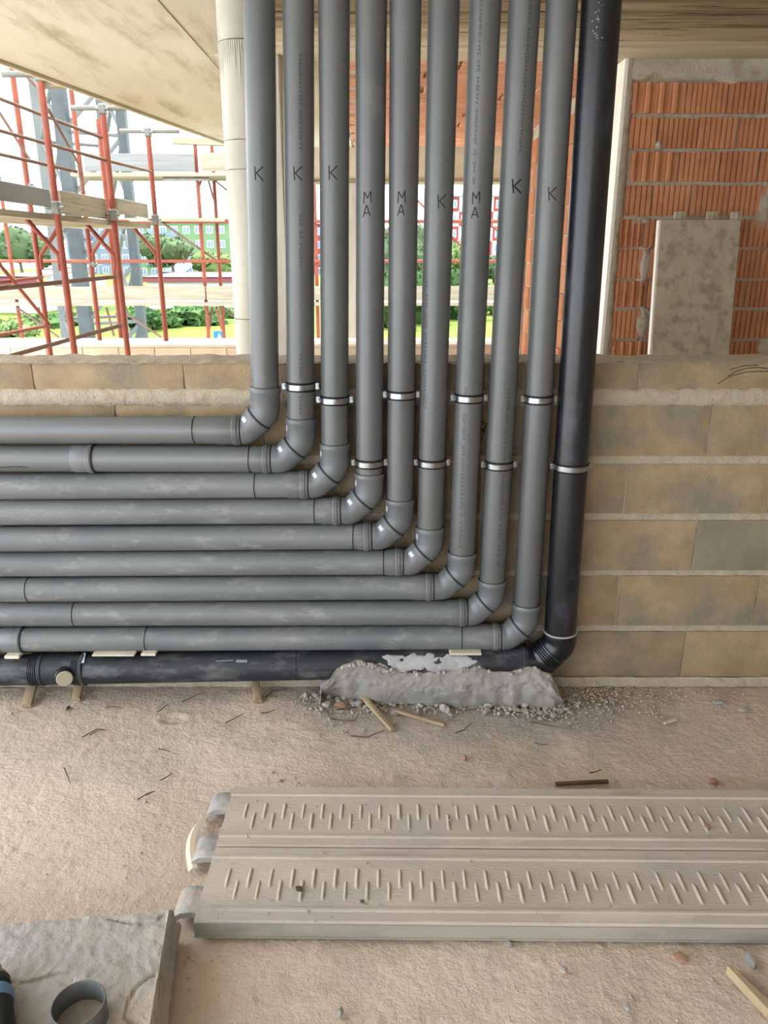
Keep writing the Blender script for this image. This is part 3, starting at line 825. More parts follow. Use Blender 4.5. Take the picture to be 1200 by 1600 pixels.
# cement smear on top of the low pipe
b = MB()
def sm(u, v):
    px = 585+165*u; an = rad(-20+88*v)
    p = pb(px, 1046-15*px/800); p = far+hd*((p-far).dot(hd))
    edge = min(1, min(1,7*u*(1-u))*4*v*(1-v)*1.5-.45+1.1*fbm((u*7,v*2.2,0),1.3,3))
    return p+(Vector((0,-1,0))*math.cos(an)+Z_*math.sin(an))*(RB-.0015+.004*max(0,edge))
b.grid(110, 30, sm); b.build('cement_smear', M['mortar_white'], hz)

# ---- clamps
def clamp(px, py, axis_, r, label):
    A, B_ = axis_; d = (B_-A).normalized()
    c0 = PY(px, py, A.y); s = (c0-A).dot(d); c = A+d*s
    # sight line crosses the pipe's front, so drop the centre by the radius' foreshortening
    T = empty('pipe_clamp', (c.x, 0, c.z), label, 'clamp', 'zinc clamps holding the risers to the wall')
    hw = .0112
    b = MB(); b.tube([c-d*(hw+.0035),c-d*(hw+.002),c+d*(hw+.002),c+d*(hw+.0035)], [r+.0006,r+.0028,r+.0028,r+.0006], 44, caps=False)
    b.build('rubber_lining', M['seal'], T)
    b = MB()
    n = 44; vs = []
    for (dd,rr) in ((-hw+.002,r+.0029),(-hw+.003,r+.0048),(hw-.003,r+.0048),(hw-.002,r+.0029)):
        for k in range(n):
            an = 2*math.pi*k/n; vs.append(c+d*dd+(Vector((1,0,0))*math.cos(an)+Vector((0,-1,0))*math.sin(an))*rr)
    b.add(vs, [(j*n+k, j*n+(k+1)%n, (j+1)*n+(k+1)%n, (j+1)*n+k) for j in range(3) for k in range(n)], True)
    b.build('band', M['zinc'], T)
    for sx in (-1,1):
        b = MB(); e = c+Vector((sx*(r+.0095),0,0))
        b.bbox(e+Vector((0,-.005,0)), (Vector((1,0,0)),Vector((0,1,0)),Z_), (.0060,.0018,hw-.001), .0006)
        b.bbox(e+Vector((0,.005,0)), (Vector((1,0,0)),Vector((0,1,0)),Z_), (.0060,.0018,hw-.001), .0006)
        lg = b.build('lug', M['zinc'], T)
        b = MB(); b.cyl(e+Vector((0,-.014,0)), e+Vector((0,.014,0)), .0030, 10); b.tube([e+Vector((0,-.0125,0)),e+Vector((0,-.0070,0))], .0056, 6, smooth=False)
        b.build('bolt', M['zinc'], lg)
    b = MB(); b.cyl(Vector((c.x,c.y+r,c.z)), Vector((c.x,.02,c.z)), .005, 10); b.tube([Vector((c.x,c.y+r+.003,c.z)),Vector((c.x,c.y+r+.012,c.z))], .009, 6, smooth=False)
    b.build('stud', M['zinc'], T)
CL = [(470,603,1),(523,624,2),(576,722,3),(627,616,4),(678,722,5),(731,621,6),(779,725,7),(840,623,8)]
for px,py,k in CL:
    hi = py < 680
    clamp(px, py, AXES[k], R1, f'zinc clamp around the {ORD[k]} riser, in the {"upper" if hi else "lower"} row of clamps')
clamp(890, 728, (topc, sock), RB, 'large zinc clamp around the black riser')

# ================================================================== FLOOR OBJECTS
def lay(name, b, m, label, cat, group=None):
    o = b.build(name, M[m]); tag(o, label, cat, group); return o
# ---- mortar mound under the elbow
b = MB()
import bisect
def interp(tab, x):
    xs_ = [t[0] for t in tab]
    if x <= xs_[0]: return tab[0][1]
    if x >= xs_[-1]: return tab[-1][1]
    k = bisect.bisect(xs_, x); a, c = tab[k-1], tab[k]; return a[1]+(c[1]-a[1])*(x-a[0])/(c[0]-a[0])
TOPT = [(500,1078),(515,1064),(526,1046),(545,1038),(560,1034),(580,1038),(600,1046),(640,1052),(700,1051),(735,1045),(750,1041),(765,1050),(790,1052),(812,1046),(825,1041),(845,1046),(862,1056),(872,1075),(880,1096)]
FOOT = [(500,1086),(526,1090),(600,1100),(700,1104),(780,1104),(830,1106),(865,1108),(880,1100)]
NXm, NYm = 150, 26
def mound(u, v):
    px = 500+380*u
    yt = interp(TOPT, px)+3.0*nz((px*.09,0,0),1.0,2); yf = interp(FOOT, px)+3*nz((px*.05,1,0),1.0,5)
    yt = min(yt, yf-3)
    foot = PZ(px, yf, .0); tp = PY(px, yt, -.158)
    tp.z = max(tp.z, .01)
    s = v*1.25
    if s <= 1:
        q = s**.8
        p = foot.lerp(tp, q); bul = math.sin(math.pi*q)
        p += Vector((0,-.018,.010))*bul
        p += Vector((0,-1,.4))*(.006*fbm((px*.02,s*2,0),2.2,3)+.003*fbm((px*.1,s*8,0),1.5,2))*(.3+bul)
        if u in (0,1): p.z = min(p.z, .002)
        return p
    e = (s-1)/.25
    return Vector((tp.x, tp.y+.11*e, tp.z+.006*math.sin(math.pi*e)+.003*nz((px*.1,e*3,0),1)-.02*e))
b.grid(NXm, NYm, mound)
lay('mortar_mound', b, 'wetmortar', 'trowelled grey mortar mound bedding the black pipe elbow', 'mortar')
# loose crumbs along its foot: uncountable
b = MB(); rnd = random.Random(21)
for k in range(900):
    px = rnd.choice([rnd.gauss(500,16), rnd.uniform(520,900), rnd.gauss(870,22), rnd.gauss(800,60), rnd.gauss(560,30)])
    py = interp(FOOT, px)+abs(rnd.gauss(2,9))-2
    if px > 885: py = 1085+abs(rnd.gauss(0,16))
    p = PZ(px, py, 0); r = min(.016, max(.0018, rnd.lognormvariate(-5.5,.5)))
    b.blob(p+Vector((0,0,r*.5)), r, 1 if r > .006 else 0, .35, 1.2, (1,1,.75), seed=k)
for k in range(900):
    px = rnd.choice([rnd.uniform(500,960), rnd.gauss(850,50), rnd.gauss(520,25)]); py = 1094+abs(rnd.gauss(0,24))
    p = PZ(px, py, 0); r = min(.008, rnd.lognormvariate(-6.1,.5))
    b.blob(p+Vector((0,0,r*.4)), r, 0, .35, 1.2, (1,1,.75), seed=k)
for k in range(90):
    px = rnd.gauss(575,22) if k < 45 else rnd.uniform(530,860); yt = interp(TOPT, px)
    p = PY(px, yt+rnd.uniform(-1,4), -.172); r = rnd.uniform(.004,.010)
    b.blob(p, r, 0, .4, 1.3, (1,1,.8), seed=k)
lay('mortar_crumbs', b, 'rubble', 'grey mortar crumbs scattered along the foot of the mound', 'rubble')
COL.objects['mortar_crumbs']['kind'] = 'stuff'
# dark earthy rubble against the wall at the right and sparse grit over the floor
b = MB()
for k in range(500):
    px = 880+abs(rnd.gauss(0,110)); py = 1072+abs(rnd.gauss(0,22))
    p = PZ(px, py, 0); r = rnd.uniform(.0015,.006)
    b.blob(p+Vector((0,0,r*.4)), r, 0, .35, 1.2, (1,1,.7), seed=k)
for k in range(2600):
    px = rnd.uniform(-60,1260); py = rnd.uniform(1085,1640)
    p = PZ(px, py, 0)
    r = min(.006, rnd.lognormvariate(-6.45,.45))
    b.blob(p+Vector((0,0,r*.3)), r, 0, .3, 1.2, (1,1,.7), seed=k)
lay('floor_grit', b, 'pebble', 'fine beige grit and small stones all over the floor', 'grit')
COL.objects['floor_grit']['kind'] = 'stuff'

# ---- steel scaffold plank on the floor
def plank(T, length, wid, h, mt, me_, hooks=True, ribs=True):
    """local: x along length, y across (0 = front edge), z up; children in T's space"""
    def part(name, b, m, par=T):
        me = b.mesh(name); me.materials.append(M[m]); o = bpy.data.objects.new(name, me); COL.objects.link(o); o.parent = par; return o
    half = wid/2
    for k in range(2):
        y0 = k*half; b = MB(); g = .0016
        y1 = y0+half-g; y0 += g
        # cross-section polyline (y,z): folded sheet with long ridges near each edge
        pf = [(y0+.004,h*.06),(y0,h*.10),(y0,h-.004),(y0+.004,h),(y0+.030,h),(y0+.034,h+.0032),(y0+.041,h+.0032),(y0+.045,h),
              (y1-.045,h),(y1-.041,h+.0032),(y1-.034,h+.0032),(y1-.030,h),(y1-.004,h),(y1,h-.004),(y1,h*.10),(y1-.004,h*.06)]
        n = len(pf); nxp = 40; vs = []
        for i in range(nxp+1):
            x = length*i/nxp
            vs += [(x,y,z+(.0006*nz((x*3,y*9,0),2) if z > h*.5 else 0)) for y,z in pf]
        b.add(vs, [(i*n+j,(i+1)*n+j,(i+1)*n+j+1,i*n+j+1) for i in range(nxp) for j in range(n-1)])
        b.add(vs[:n], [tuple(range(n))]); b.add(vs[-n:], [tuple(range(n))[::-1]])
        part('deck_panel', b, mt)
    b = MB(); b.box((.0,-.0012,h*.12),(length,.0010,h-.006)); b.box((0,-.0035,.002),(length,.004,h*.14)); part('front_flange', b, me_)
    if ribs:
        rb = MB(); L_ = .036; 
        def rf(u, v):
            y = (u-.5)*2*L_; x = (v-.5)*.013
            e = max(0, 1-abs((u-.5)*2)**6)*max(0, 1-((v-.5)*2)**2)
            return (x, y, .0050*e-.0004)
        rb.grid(9, 5, rf, flip=True); rme = rb.mesh('tread_rib'); rme.materials.append(M[mt])
        for k in range(2):
            c = k*half+half/2-.004
            for row,(oy,ox) in enumerate(((.017,0),(-.023,.5))):
                x = .055+ox*.0545
                while x < length-.05:
                    o = bpy.data.objects.new('tread_rib', rme); COL.objects.link(o); o.parent = T
                    o.location = (x, c+oy, h+random.uniform(-.0016,0)); x += .0545
    if hooks:
        for (yc, w_) in ((.075,.085),(.255,.085),(.435,.075)):
            b = MB()
            cs = [(.012,h-.008),(-.016,h-.003),(-.042,h-.006),(-.058,h-.018),(-.066,h-.038)]
            for (dy, sg) in ((0,1),):
                vs = []
                for (x,z) in cs:
                    for (yy,dz) in ((-w_/2,-.020),(-w_/2,-.004),(-w_/2+.006,0),(w_/2-.006,0),(w_/2,-.004),(w_/2,-.020)): vs.append((x,yc+yy,z+dz))
                n = 6
                b.add(vs, [(i*n+j+1,(i+1)*n+j+1,(i+1)*n+j,i*n+j)[::-1] for i in range(len(cs)-1) for j in range(n-1)])
                inn = [(x+.004,yc+yy,z-.005) for (x,z) in cs for yy in (-w_/2,w_/2)]
                b.add(inn, [(i*2,i*2+2,i*2+3,i*2+1) for i in range(len(cs)-1)])
            part('hook', b, 'hook')
A_ = PZ(366,1228,.05); B_ = PZ(314,1441,.05); Rr = PZ(1200,1234,.05)
ux = (Rr-A_); ang = math.atan2(ux.y, ux.x); wid = abs((A_-B_).dot(Vector((-math.sin(ang),math.cos(ang),0))))
org = A_+Vector((math.sin(ang),-math.cos(ang),0))*wid
T = empty('scaffold_plank', (org.x,org.y,.004), 'dust-covered ribbed steel scaffold plank lying flat on the floor', 'plank'); T.rotation_euler = (0,0,ang)
plank(T, 1.8, wid, .048, 'plank', 'plank_edge')
# pale safety latch strip curling off the plank end
b = MB(); pp = []
for k in range(9):
    u = k/8; pp.append((-.030-.052*math.sin(math.pi*(.15+.7*u)), .20+.22*u, .012+.016*math.sin(math.pi*u)))
vs = []
for (x,y,z) in pp: vs += [(x-.012,y,z-.008),(x,y,z+.006),(x+.013,y,z+.004)]
b.add(vs, [(i*3+j,i*3+j+1,(i+1)*3+j+1,(i+1)*3+j)[::-1] for i in range(8) for j in range(2)], True)
me = b.mesh('latch'); me.materials.append(M['latch']); o = bpy.data.objects.new('latch', me); COL.objects.link(o); o.parent = T
# ---- same kind of plank standing against the brick wall
tl = PY(1027,345,WBY-.10); tr = PY(1152,345,WBY-.10); wd = tr.x-tl.x
T = empty('scaffold_plank', (tl.x, WBY-.33, .004), 'stained scaffold plank with three hooks, standing upright against the terracotta wall', 'plank')
hgt = tl.z
lean = math.atan2(.20, hgt)
# local x -> down, y -> across, z -> towards camera
m3 = Matrix(((0,1,0),(math.sin(lean)*-1,0,-math.cos(lean)),(-math.cos(lean),0,math.sin(lean)))).to_4x4()
T.matrix_basis = Matrix.Translation((tl.x, WBY-.115, hgt)) @ m3
def simple_plank(T, length, wid, h):
    def part(name, b, m):
        me = b.mesh(name); me.materials.append(M[m]); o = bpy.data.objects.new(name, me); COL.objects.link(o); o.parent = T
    b = MB(); b.bbox((length/2,wid/2,h/2), (Vector((1,0,0)),Vector((0,1,0)),Vector((0,0,1))), (length/2,wid/2,h/2), .004); part('deck_panel', b, 'plank_under')
    b = MB(); b.box((.002,-.010,.002),(length,.0,h-.002)); part('side_flange', b, 'lit_edge')  # light on the plank's left edge painted in as white
    for yc in (.125,.325,.475):
        b = MB(); yc = yc/.5*wid
        b.bbox((-.022,yc,h*.45), (Vector((1,0,0)),Vector((0,1,0)),Vector((0,0,1))), (.028,.035,h*.28), .004)
        b.bbox((-.022,yc,h*.78), (Vector((1,0,0)),Vector((0,1,0)),Vector((0,0,1))), (.026,.010,h*.1), .003)
        part('hook', b, 'plank_under')
simple_plank(T, (hgt-.002)/math.cos(lean), wd, .045)

# ---- concrete slab in the near left corner
SH = .10
c0 = PZ(268,1419,SH); c1 = PZ(0,1441,SH); c2 = PZ(238,1600,SH)
e1 = (c1-c0).normalized(); e2 = (c2-c0).normalized()
b = MB()
LA, LB = .72, .62
def sl(u, v):
    p = c0+e1*(LA*u)+e2*(LB*v)
    ed = min(u*LA, v*LB, (1-u)*LA, (1-v)*LB)
    k = 4.0
    z = SH+.0040*fbm((p.x,p.y,0),9,4)+.002*fbm((p.x,p.y,0),45,2,8)-(.010 if ed < 1e-5 else 0)
    cr = abs(nz((p.x,p.y,0),6,3)); 
    if cr < .03 and ed > .01: z -= .005
    jx = .006*fbm((p.x,p.y,1),14,3) if ed < 1e-5 else 0
    return Vector((p.x+jx*.6, p.y+jx, z))
n_ = 140
b.grid(n_, n_, sl, flip=(e1.cross(e2).z < 0))
rim = [sl(i/(n_-1),0) for i in range(n_)]+[sl(1,i/(n_-1)) for i in range(n_)]+[sl(1-i/(n_-1),1) for i in range(n_)]+[sl(0,1-i/(n_-1)) for i in range(n_)]
cen = c0+e1*LA/2+e2*LB/2; m = len(rim); vs = []
for (z,off) in ((None,0),(.050,.004),(.046,.010),(.030,.016),(.008,.012),(-.002,.004)):
    for p in rim:
        d = Vector((p.x-cen.x,p.y-cen.y,0)).normalized()
        q = p+d*off
        vs.append((q.x+d.x*.003*nz((p.x*30,p.y*30,(z or 0)*60),1), q.y+d.y*.003*nz((p.x*30,p.y*30,(z or 0)*60),1), p.z if z is None else z))
b.add(vs, [((j)*m+k, (j)*m+(k+1)%m, (j+1)*m+(k+1)%m, (j+1)*m+k)[::(1 if e1.cross(e2).z < 0 else -1)] for j in range(5) for k in range(m)])
lay('concrete_slab', b, 'slab', 'weathered grey concrete slab in the near left corner', 'slab')
# grey pipe offcut ring on the slab
rc = PZ(126,1590,SH+.012); rc.z = SH+.001
b = MB(); pr_ = [(.0515,0),(.0515,.0495),(.0508,.0505),(.0490,.0505),(.0483,.0495),(.0483,0)]; n = 56; vs = []
for (r_, z_) in pr_:
    for k in range(n): vs.append((rc.x+r_*math.cos(2*math.pi*k/n), rc.y+r_*math.sin(2*math.pi*k/n), rc.z+z_))
b.add(vs, [(j*n+k, j*n+(k+1)%n, (j+1)*n+(k+1)%n, (j+1)*n+k) for j in range(5) for k in range(n)], True)
lay('pipe_offcut', b, 'pvc', 'short grey pipe offcut ring standing on the concrete slab', 'pipe offcut')
# power tool lying at the frame's left edge
t0 = PZ(2,1508,SH+.03); t1 = PZ(14,1600,SH+.03); dd = (t1-t0).normalized(); sidev = Vector((-dd.y,dd.x,0))
if sidev.x > 0: sidev = -sidev
base = t0+sidev*.020; base.z = SH+.034
T = empty('power_tool', (base.x,base.y,SH), 'black and blue power tool cut by the left frame edge', 'tool')
b = MB(); bar(b, base-dd*.03, base+dd*.1, [(0,.006),(.004,.012),(.03,.014),(.034,.020),(.06,.024),(.064,.030),(.075,.030)], 24); b.build('chuck', M['toolbeige'], T)
b = MB(); bar(b, base+dd*.042, base+dd*.30, [(0,.031),(.004,.034),(.02,.034),(.022,.031),(.03,.031),(.032,.034),(.06,.034),(.065,.032),(.2,.033),(.21,.028)], 28); b.build('housing', M['toolblack'], T)
b = MB(); bar(b, base+dd*.075, base+dd*.3, [(0,.0345),(.003,.0365),(.025,.0365),(.028,.0345)], 28); b.build('blue_band', M['toolblue'], T)
b = MB(); h0 = base+dd*.17; h0.z = SH+.03; b.bbox(h0+sidev*.08, (sidev,dd,Z_), (.07,.022,.020), .008); b.build('handle', M['toolblack'], T)

# ---- wedges and packing under the low pipe
def stick(name, p, q, w_, h_, m, label, cat, group=None, taper=1.0):
    p = Vector(p); q = Vector(q); d = (q-p).normalized(); s = Vector((-d.y,d.x,0)).normalized(); u = s.cross(d)*-1
    if u.z < 0: u = -u
    b = MB(); vs = []; n = 7
    for i in range(n):
        t = i/(n-1); c = p.lerp(q,t); ww = w_*(1+(taper-1)*t)/2*(1+.15*nz((t*4,p.x*9,0),1.5)); hh = h_/2
        c = c+s*(.06*w_*nz((t*3,1,p.y*9),1.3))
        for a,e in ((-1,-1),(1,-1),(1.0,.8),(.8,1),(-.85,1),(-1,.8)): vs.append(c+s*ww*a+u*hh*e)
    k = 6
    b.add(vs, [(i*k+j,i*k+(j+1)%k,(i+1)*k+(j+1)%k,(i+1)*k+j) for i in range(n-1) for j in range(k)])
    b.add(vs[:k],[tuple(range(k))[::-1]]); b.add(vs[-k:],[tuple(range(k))])
    return lay(name, b, m, label, cat, group)
def zp(px, py, z): return PZ(px, py, z)
stick('timber_wedge', PZ(41,1103,.006), PZ(54,1070,.010)+Vector((0,.05,.055)), .035, .014, 'wood', 'timber wedge under the black pipe, left of its capped port', 'wedge', 'timber wedges under the black pipe')
stick('timber_wedge', PZ(118,1093,.006), PZ(128,1070,.010)+Vector((0,.05,.055)), .03, .014, 'wood', 'timber wedge under the black pipe just right of its capped port', 'wedge', 'timber wedges under the black pipe')
stick('timber_wedge', PZ(403,1096,.008), PZ(394,1068,.012)+Vector((0,.05,.055)), .03, .016, 'wood', 'timber wedge under the middle of the black pipe', 'wedge', 'timber wedges under the black pipe')
def pad(x0, x1, y, th, label):
    p0_ = PY(x0, y, BPY-.035); p1_ = PY(x1, y, BPY-.035)
    b = MB(); c = (p0_+p1_)/2; c.y = BPY-.020
    b.bbox(c, (Vector((1,0,0)),Vector((0,1,0)),Z_), ((p1_.x-p0_.x)/2,.032,th/2), .002)
    lay('packing_strip', b, 'foam', label, 'packing', 'cream packing between the low pipes')
pad(10,33,1024,.012,'cream packing piece under the lowest grey pipe, at the far left')
pad(146,212,1021,.007,'long thin cream packing strip on the black pipe, right of its tee')
pad(222,245,1020,.009,'small cream packing piece on the black pipe at the dark joint')
pad(702,752,1019,.009,'cream packing piece on the black pipe near the elbows')

# ---- loose timber
stick('timber_strip', PZ(565,1086,.020), PZ(614,1140,.008), .022, .012, 'wood', 'split timber strip leaning on the mortar mound, pointing at the camera', 'timber', None, .8)
stick('timber_strip', PZ(617,1110,.008), PZ(695,1132,.008), .014, .010, 'wood', 'thin timber strip on the floor before the mortar mound', 'timber')
stick('timber_strip', PZ(1138,1514,.014), PZ(1290,1668,.016), .012, .024, 'wood', 'splintered timber lath in the near right corner', 'timber', None, 3.0)
stick('timber_strip', PZ(868,1225,.012), PZ(950,1221,.010), .012, .009, 'wood_dark', 'dark timber sliver along the back edge of the floor plank', 'timber')
stick('white_stick', PZ(1038,1130,.006), PZ(1056,1124,.006), .008, .008, 'foam', 'short white stick on the floor by the block wall', 'stick')
# ---- twigs and wires
TW = [([(140,1149),(155,1141),(165,1140)],'wiry twig at the left, in front of the capped port'),
 ([(165,1106),(178,1104),(192,1106)],'short dark twig below the black pipe at the left'),
 ([(128,1152),(140,1146),(152,1139),(166,1140)],'bent twig left of the footprint mark'),
 ([(352,1130),(366,1123),(380,1115)],'straight twig in front of the middle wedge'),
 ([(248,1170),(258,1172),(265,1175)],'tiny brown twig in the middle of the left floor'),
 ([(415,1090),(425,1080),(440,1078),(448,1075)],'curled wire beside the middle timber wedge'),
 ([(408,1114),(420,1113),(430,1109)],'small twig right of the middle timber wedge'),
 ([(284,1097),(300,1090),(312,1084)],'thin twig below the black pipe between the wedges'),
 ([(215,1250),(230,1240),(242,1236),(228,1243)],'forked twig left of the floor plank'),
 ([(245,1113),(253,1108),(262,1101)],'short twig left of the shallow floor dent'),
 ([(100,1200),(105,1212),(110,1224)],'lone twig standing alone on the left floor'),
 ([(250,1220),(262,1213),(269,1208)],'twig among dry leaves beside the plank hooks'),
 ([(512,1110),(514,1122),(530,1126),(555,1126),(562,1112)],'bent black wire around the pink shard'),
 ([(548,1150),(575,1152),(588,1146),(601,1141)],'dark twig in front of the leaning timber strip'),
 ([(565,1074),(575,1080),(582,1092)],'black wire hooked over the leaning timber strip'),
 ([(712,1145),(725,1141),(738,1128)],'thin wire right of the thin timber strip'),
 ([(836,1160),(846,1164),(857,1163)],'curved wire below the right end of the mortar mound'),
 ([(828,1128),(850,1132),(880,1138)],'long thin wire below the mortar crumbs on the right'),
 ([(921,1208),(930,1206),(940,1202)],'dark twig behind the floor plank on the right')]
for pts, lb in TW:
    b = MB(); P3 = [PZ(x,y,.004) for x,y in pts]; out = []
    for k in range(len(P3)-1):
        for s in range(4):
            q = P3[k].lerp(P3[k+1], s/4); q += Vector((.002*nz((k+s*.3,q.x*30,0),2),.002*nz((s*.4,q.y*30,1),2),.002*abs(nz((q.x*40,0,0),2)))); out.append(q)
    out.append(P3[-1]); n = len(out)
    b.tube(out, [.0022*(1-.5*k/n) for k in range(n)], 6); lay('twig', b, 'twig', lb, 'twig', 'twigs and wires on the floor')
# ---- shards and stones
def stone(px, py, r, m, label, cat, name, sc=(1,1,.5), z=0.0, sub=1, seed=0, group=None):
    p = PZ(px, py, z); b = MB(); b.blob(p+Vector((0,0,r*sc[2]*.75)), r, sub, .35, 1.0, sc, seed=seed)
    lay(name, b, m, label, cat, group)
stone(1062,1499,.020,'shard','flat terracotta shard in front of the floor plank','shard','brick_shard',(1.1,.75,.35),seed=3)
stone(1172,1508,.020,'chip','blue-grey cement chip beside the splintered lath','chip','cement_chip',(.5,1.2,.5),seed=4)
stone(533,1106,.026,'shard','pink clay shard beside white mortar lumps at the mound','shard','brick_shard',(1.2,.8,.5),seed=5)
stone(560,1103,.017,'rubble','pale mortar lump between pink shard and leaning timber','lump','mortar_lump',(1,1,.9),seed=6)
stone(538,1094,.014,'rubble','pale mortar lump just behind the pink shard','lump','mortar_lump',(1,1,.8),seed=7)
stone(725,1187,.011,'shard','small pink stone alone in the middle of the floor','stone','stone',(1,1,.9),seed=8)
stone(1124,1099,.022,'chip','larger white cement chip by the block wall on the right','chip','cement_chip',(1.2,.7,.4),seed=9)
stone(1162,1111,.020,'chip','thin white cement chip right of the larger one','chip','cement_chip',(1.3,.5,.3),seed=10)
stone(1104,1292,.009,'shard','orange shard lying on the floor plank at the right','shard','brick_shard',(1,1,.6),z=.055,seed=11)
stone(467,1391,.010,'twig','black crumb on the front half of the floor plank','crumb','dark_crumb',(1,.8,.6),z=.055,seed=12)
stone(566,1410,.007,'twig','smaller black crumb near the plank front edge','crumb','dark_crumb',(1,.8,.6),z=.055,seed=13)
stone(1115,1224,.014,'shard','brown shards piled behind the plank at the right','shard','brick_shard',(1.3,.8,.8),seed=14)
stone(106,1108,.012,'twig','dark leaf-like scrap below the capped port','scrap','dark_scrap',(.6,1.5,.4),seed=15)
stone(18,1116,.007,'rubble','small dark stone near the left frame edge','stone','stone',(1,1,.7),seed=16)
stone(880,1517,.012,'rubble','grey cement crumb in front of the floor plank','lump','mortar_lump',(1,1,.5),seed=17)
stone(794,1476,.012,'chip','small blue-grey chip close to the plank front edge','chip','cement_chip',(.8,1,.5),seed=18)
stone(531,1584,.010,'rubble','grey lump on the floor at the bottom middle','lump','mortar_lump',(1,1,.7),seed=19)
stone(340,1262,.012,'shard','orange shard wedged between the plank hooks','shard','brick_shard',(1.2,.8,.6),seed=20)
stone(979,1517+58,.008,'rubble','pale pebble at the bottom right of the floor','stone','stone',(1,1,.7),seed=21)
b = MB()
for k in range(240):
    u = random.random(); v = random.random()
    p = T.location; q = org+Vector((math.cos(ang),math.sin(ang),0))*(u*1.6)+Vector((-math.sin(ang),math.cos(ang),0))*(v*wid)
    r = random.lognormvariate(-6.4,.4); b.blob(Vector((q.x,q.y,.053+r*.4)), min(r,.005), 0, .3, 1.2, (1,1,.7), seed=k)
lay('plank_grit', b, 'pebble', 'grit scattered on top of the floor plank', 'grit'); COL.objects['plank_grit']['kind'] = 'stuff'

# ================================================================== SCAFFOLDS
def vpost(px400, d, z0, z1):
    X = (px400-600)/(F/math.cos(TH))*d
    return Vector((X, CAM.y+d, z0)), Vector((X, CAM.y+d, z1))
def part_tube(T, name, pts, r, m, seg=12):
    b = MB(); b.tube(pts, r, seg); return b.build(name, M[m], T)
def coupler(T, p, s=.045, m='galv'):
    b = MB(); b.bbox(p, (Vector((1,0,0)),Vector((0,1,0)),Z_), (s*.75,s*.75,s), .012); o = b.build('coupler', M[m], T)
    b = MB(); b.cyl(p+Vector((-s*1.3,-s*.5,0)), p+Vector((s*1.3,-s*.5,0)), .012, 8); b.build('bolt', M['galv'], o)
ZP1 = 2.83
dP = [6.5,7.58,8.55]; xP = [97.5,184,248]
S = empty('scaffold', (-2.5,CAM.y+6.5,0), 'near red tubular scaffold along the slab edge on the left', 'scaffold')
posts = []
for k in range(3):
    a, c = vpost(xP[k], dP[k], 0 if k < 2 else PT, ZP1-.05*k)
    posts.append((a,c)); part_tube(S, 'post', [a,c], .026, 'red')
    zt = c.z
    coupler(S, Vector((a.x,a.y,zt)))
    part_tube(S, 'transom', [Vector((a.x-.28,a.y,zt+.01)), Vector((a.x+.32,a.y,zt+.01))], .022, 'galv')
    coupler(S, PY(xP[k]-12+6*0, (330,330,330)[k], a.y) if False else Vector((a.x,a.y,CAM.z+.36)), .05)
outs = []
for (px,d,z0,z1) in ((58,7.64,0,3.3),(141,8.62,PT,3.3)):
    a, c = vpost(px, d, z0, z1); outs.append((a,c)); part_tube(S, 'post', [a,c], .025, 'red')
    coupler(S, Vector((a.x+.03,a.y,CAM.z-.08 if px > 100 else CAM.z+.6)), .035)
# fourth frame pole further back
a, c = vpost(176, 8.9, PT, 2.9); part_tube(S, 'post', [a,c], .026, 'red')
# portal arches at board level: inner post to outer post
def arch(T, p, q, z, drop=.32, run=.30, r=.019):
    d = (q-p); d.z = 0; L = d.length; d.normalize()
    P0 = Vector((p.x,p.y,z-drop)); 
    pts = fillet([P0+d*.03+Vector((0,0,-.12)), P0+d*.03, Vector((p.x,p.y,z))+d*run, Vector((q.x,q.y,z))-d*run, Vector((q.x,q.y,z-drop))-d*.03, Vector((q.x,q.y,z-drop-.12))-d*.03], .05, 5)
    part_tube(T, 'portal_arch', pts, r, 'red', 10)
zA = PY(110,343,posts[1][0].y).z
arch(S, posts[1][0], outs[0][0], zA); arch(S, posts[2][0], outs[1][0], PY(190,345,posts[2][0].y).z)
off = Vector((posts[0][0].x-.85, posts[0][0].y+.08, 0)); zA0 = PY(20,332,posts[0][0].y).z
arch(S, posts[0][0], off, zA0); part_tube(S, 'post', [off, off+Vector((0,0,3.3))], .025, 'red')
# boards of the near walkway (things that lie on the scaffold)
def vboard(name, x0, y0t, y0b, d0, x1, d1, th, m, label):
    """upright toe board from (x0,d0) to (x1,d1)"""
    p = PY(x0, y0t, CAM.y+d0); q0 = PY(x0, y0b, CAM.y+d0); h = p.z-q0.z
    r_ = PY(x1, 400, CAM.y+d1); e = Vector((r_.x, r_.y, p.z)); c = (p+e)/2; d = e-p
    b = MB(); b.bbox(Vector((c.x,c.y,p.z-h/2)), (d.normalized(), Vector((-d.normalized().y,d.normalized().x,0)), Z_), (d.length/2, th/2, h/2), .004)
    lay(name, b, m, label, 'board'); return p.z-h
z1_ = vboard('toe_board', -60, 271, 306, 5.2, 88, 6.42, .025, 'board_grey', 'grey toe board at the far left of the near scaffold walkway')
z2_ = vboard('toe_board', 92, 297, 334, 6.62, 173, 7.60, .025, 'board', 'tan toe board between the two nearest scaffold posts')
vboard('toe_board', 180, 309, 334, 7.62, 236, 8.5, .025, 'board', 'short toe board ending at the third scaffold post')
def hboard(name, corners, z, th, m, label, cat='board'):
    b = MB(); n = len(corners); lo = [(x,y,z-th) for x,y in corners]; hi = [(x,y,z) for x,y in corners]
    b.add(lo+hi, [tuple(range(n))[::-1], tuple(range(n,2*n))]+[(i,(i+1)%n,n+(i+1)%n,n+i) for i in range(n)]); lay(name, b, m, label, cat)
pa, pc = posts[0][0], posts[2][0]; dirn = (pc-pa).normalized(); nrm = Vector((-dirn.y,dirn.x,0))
zb = min(z1_, z2_)-.005
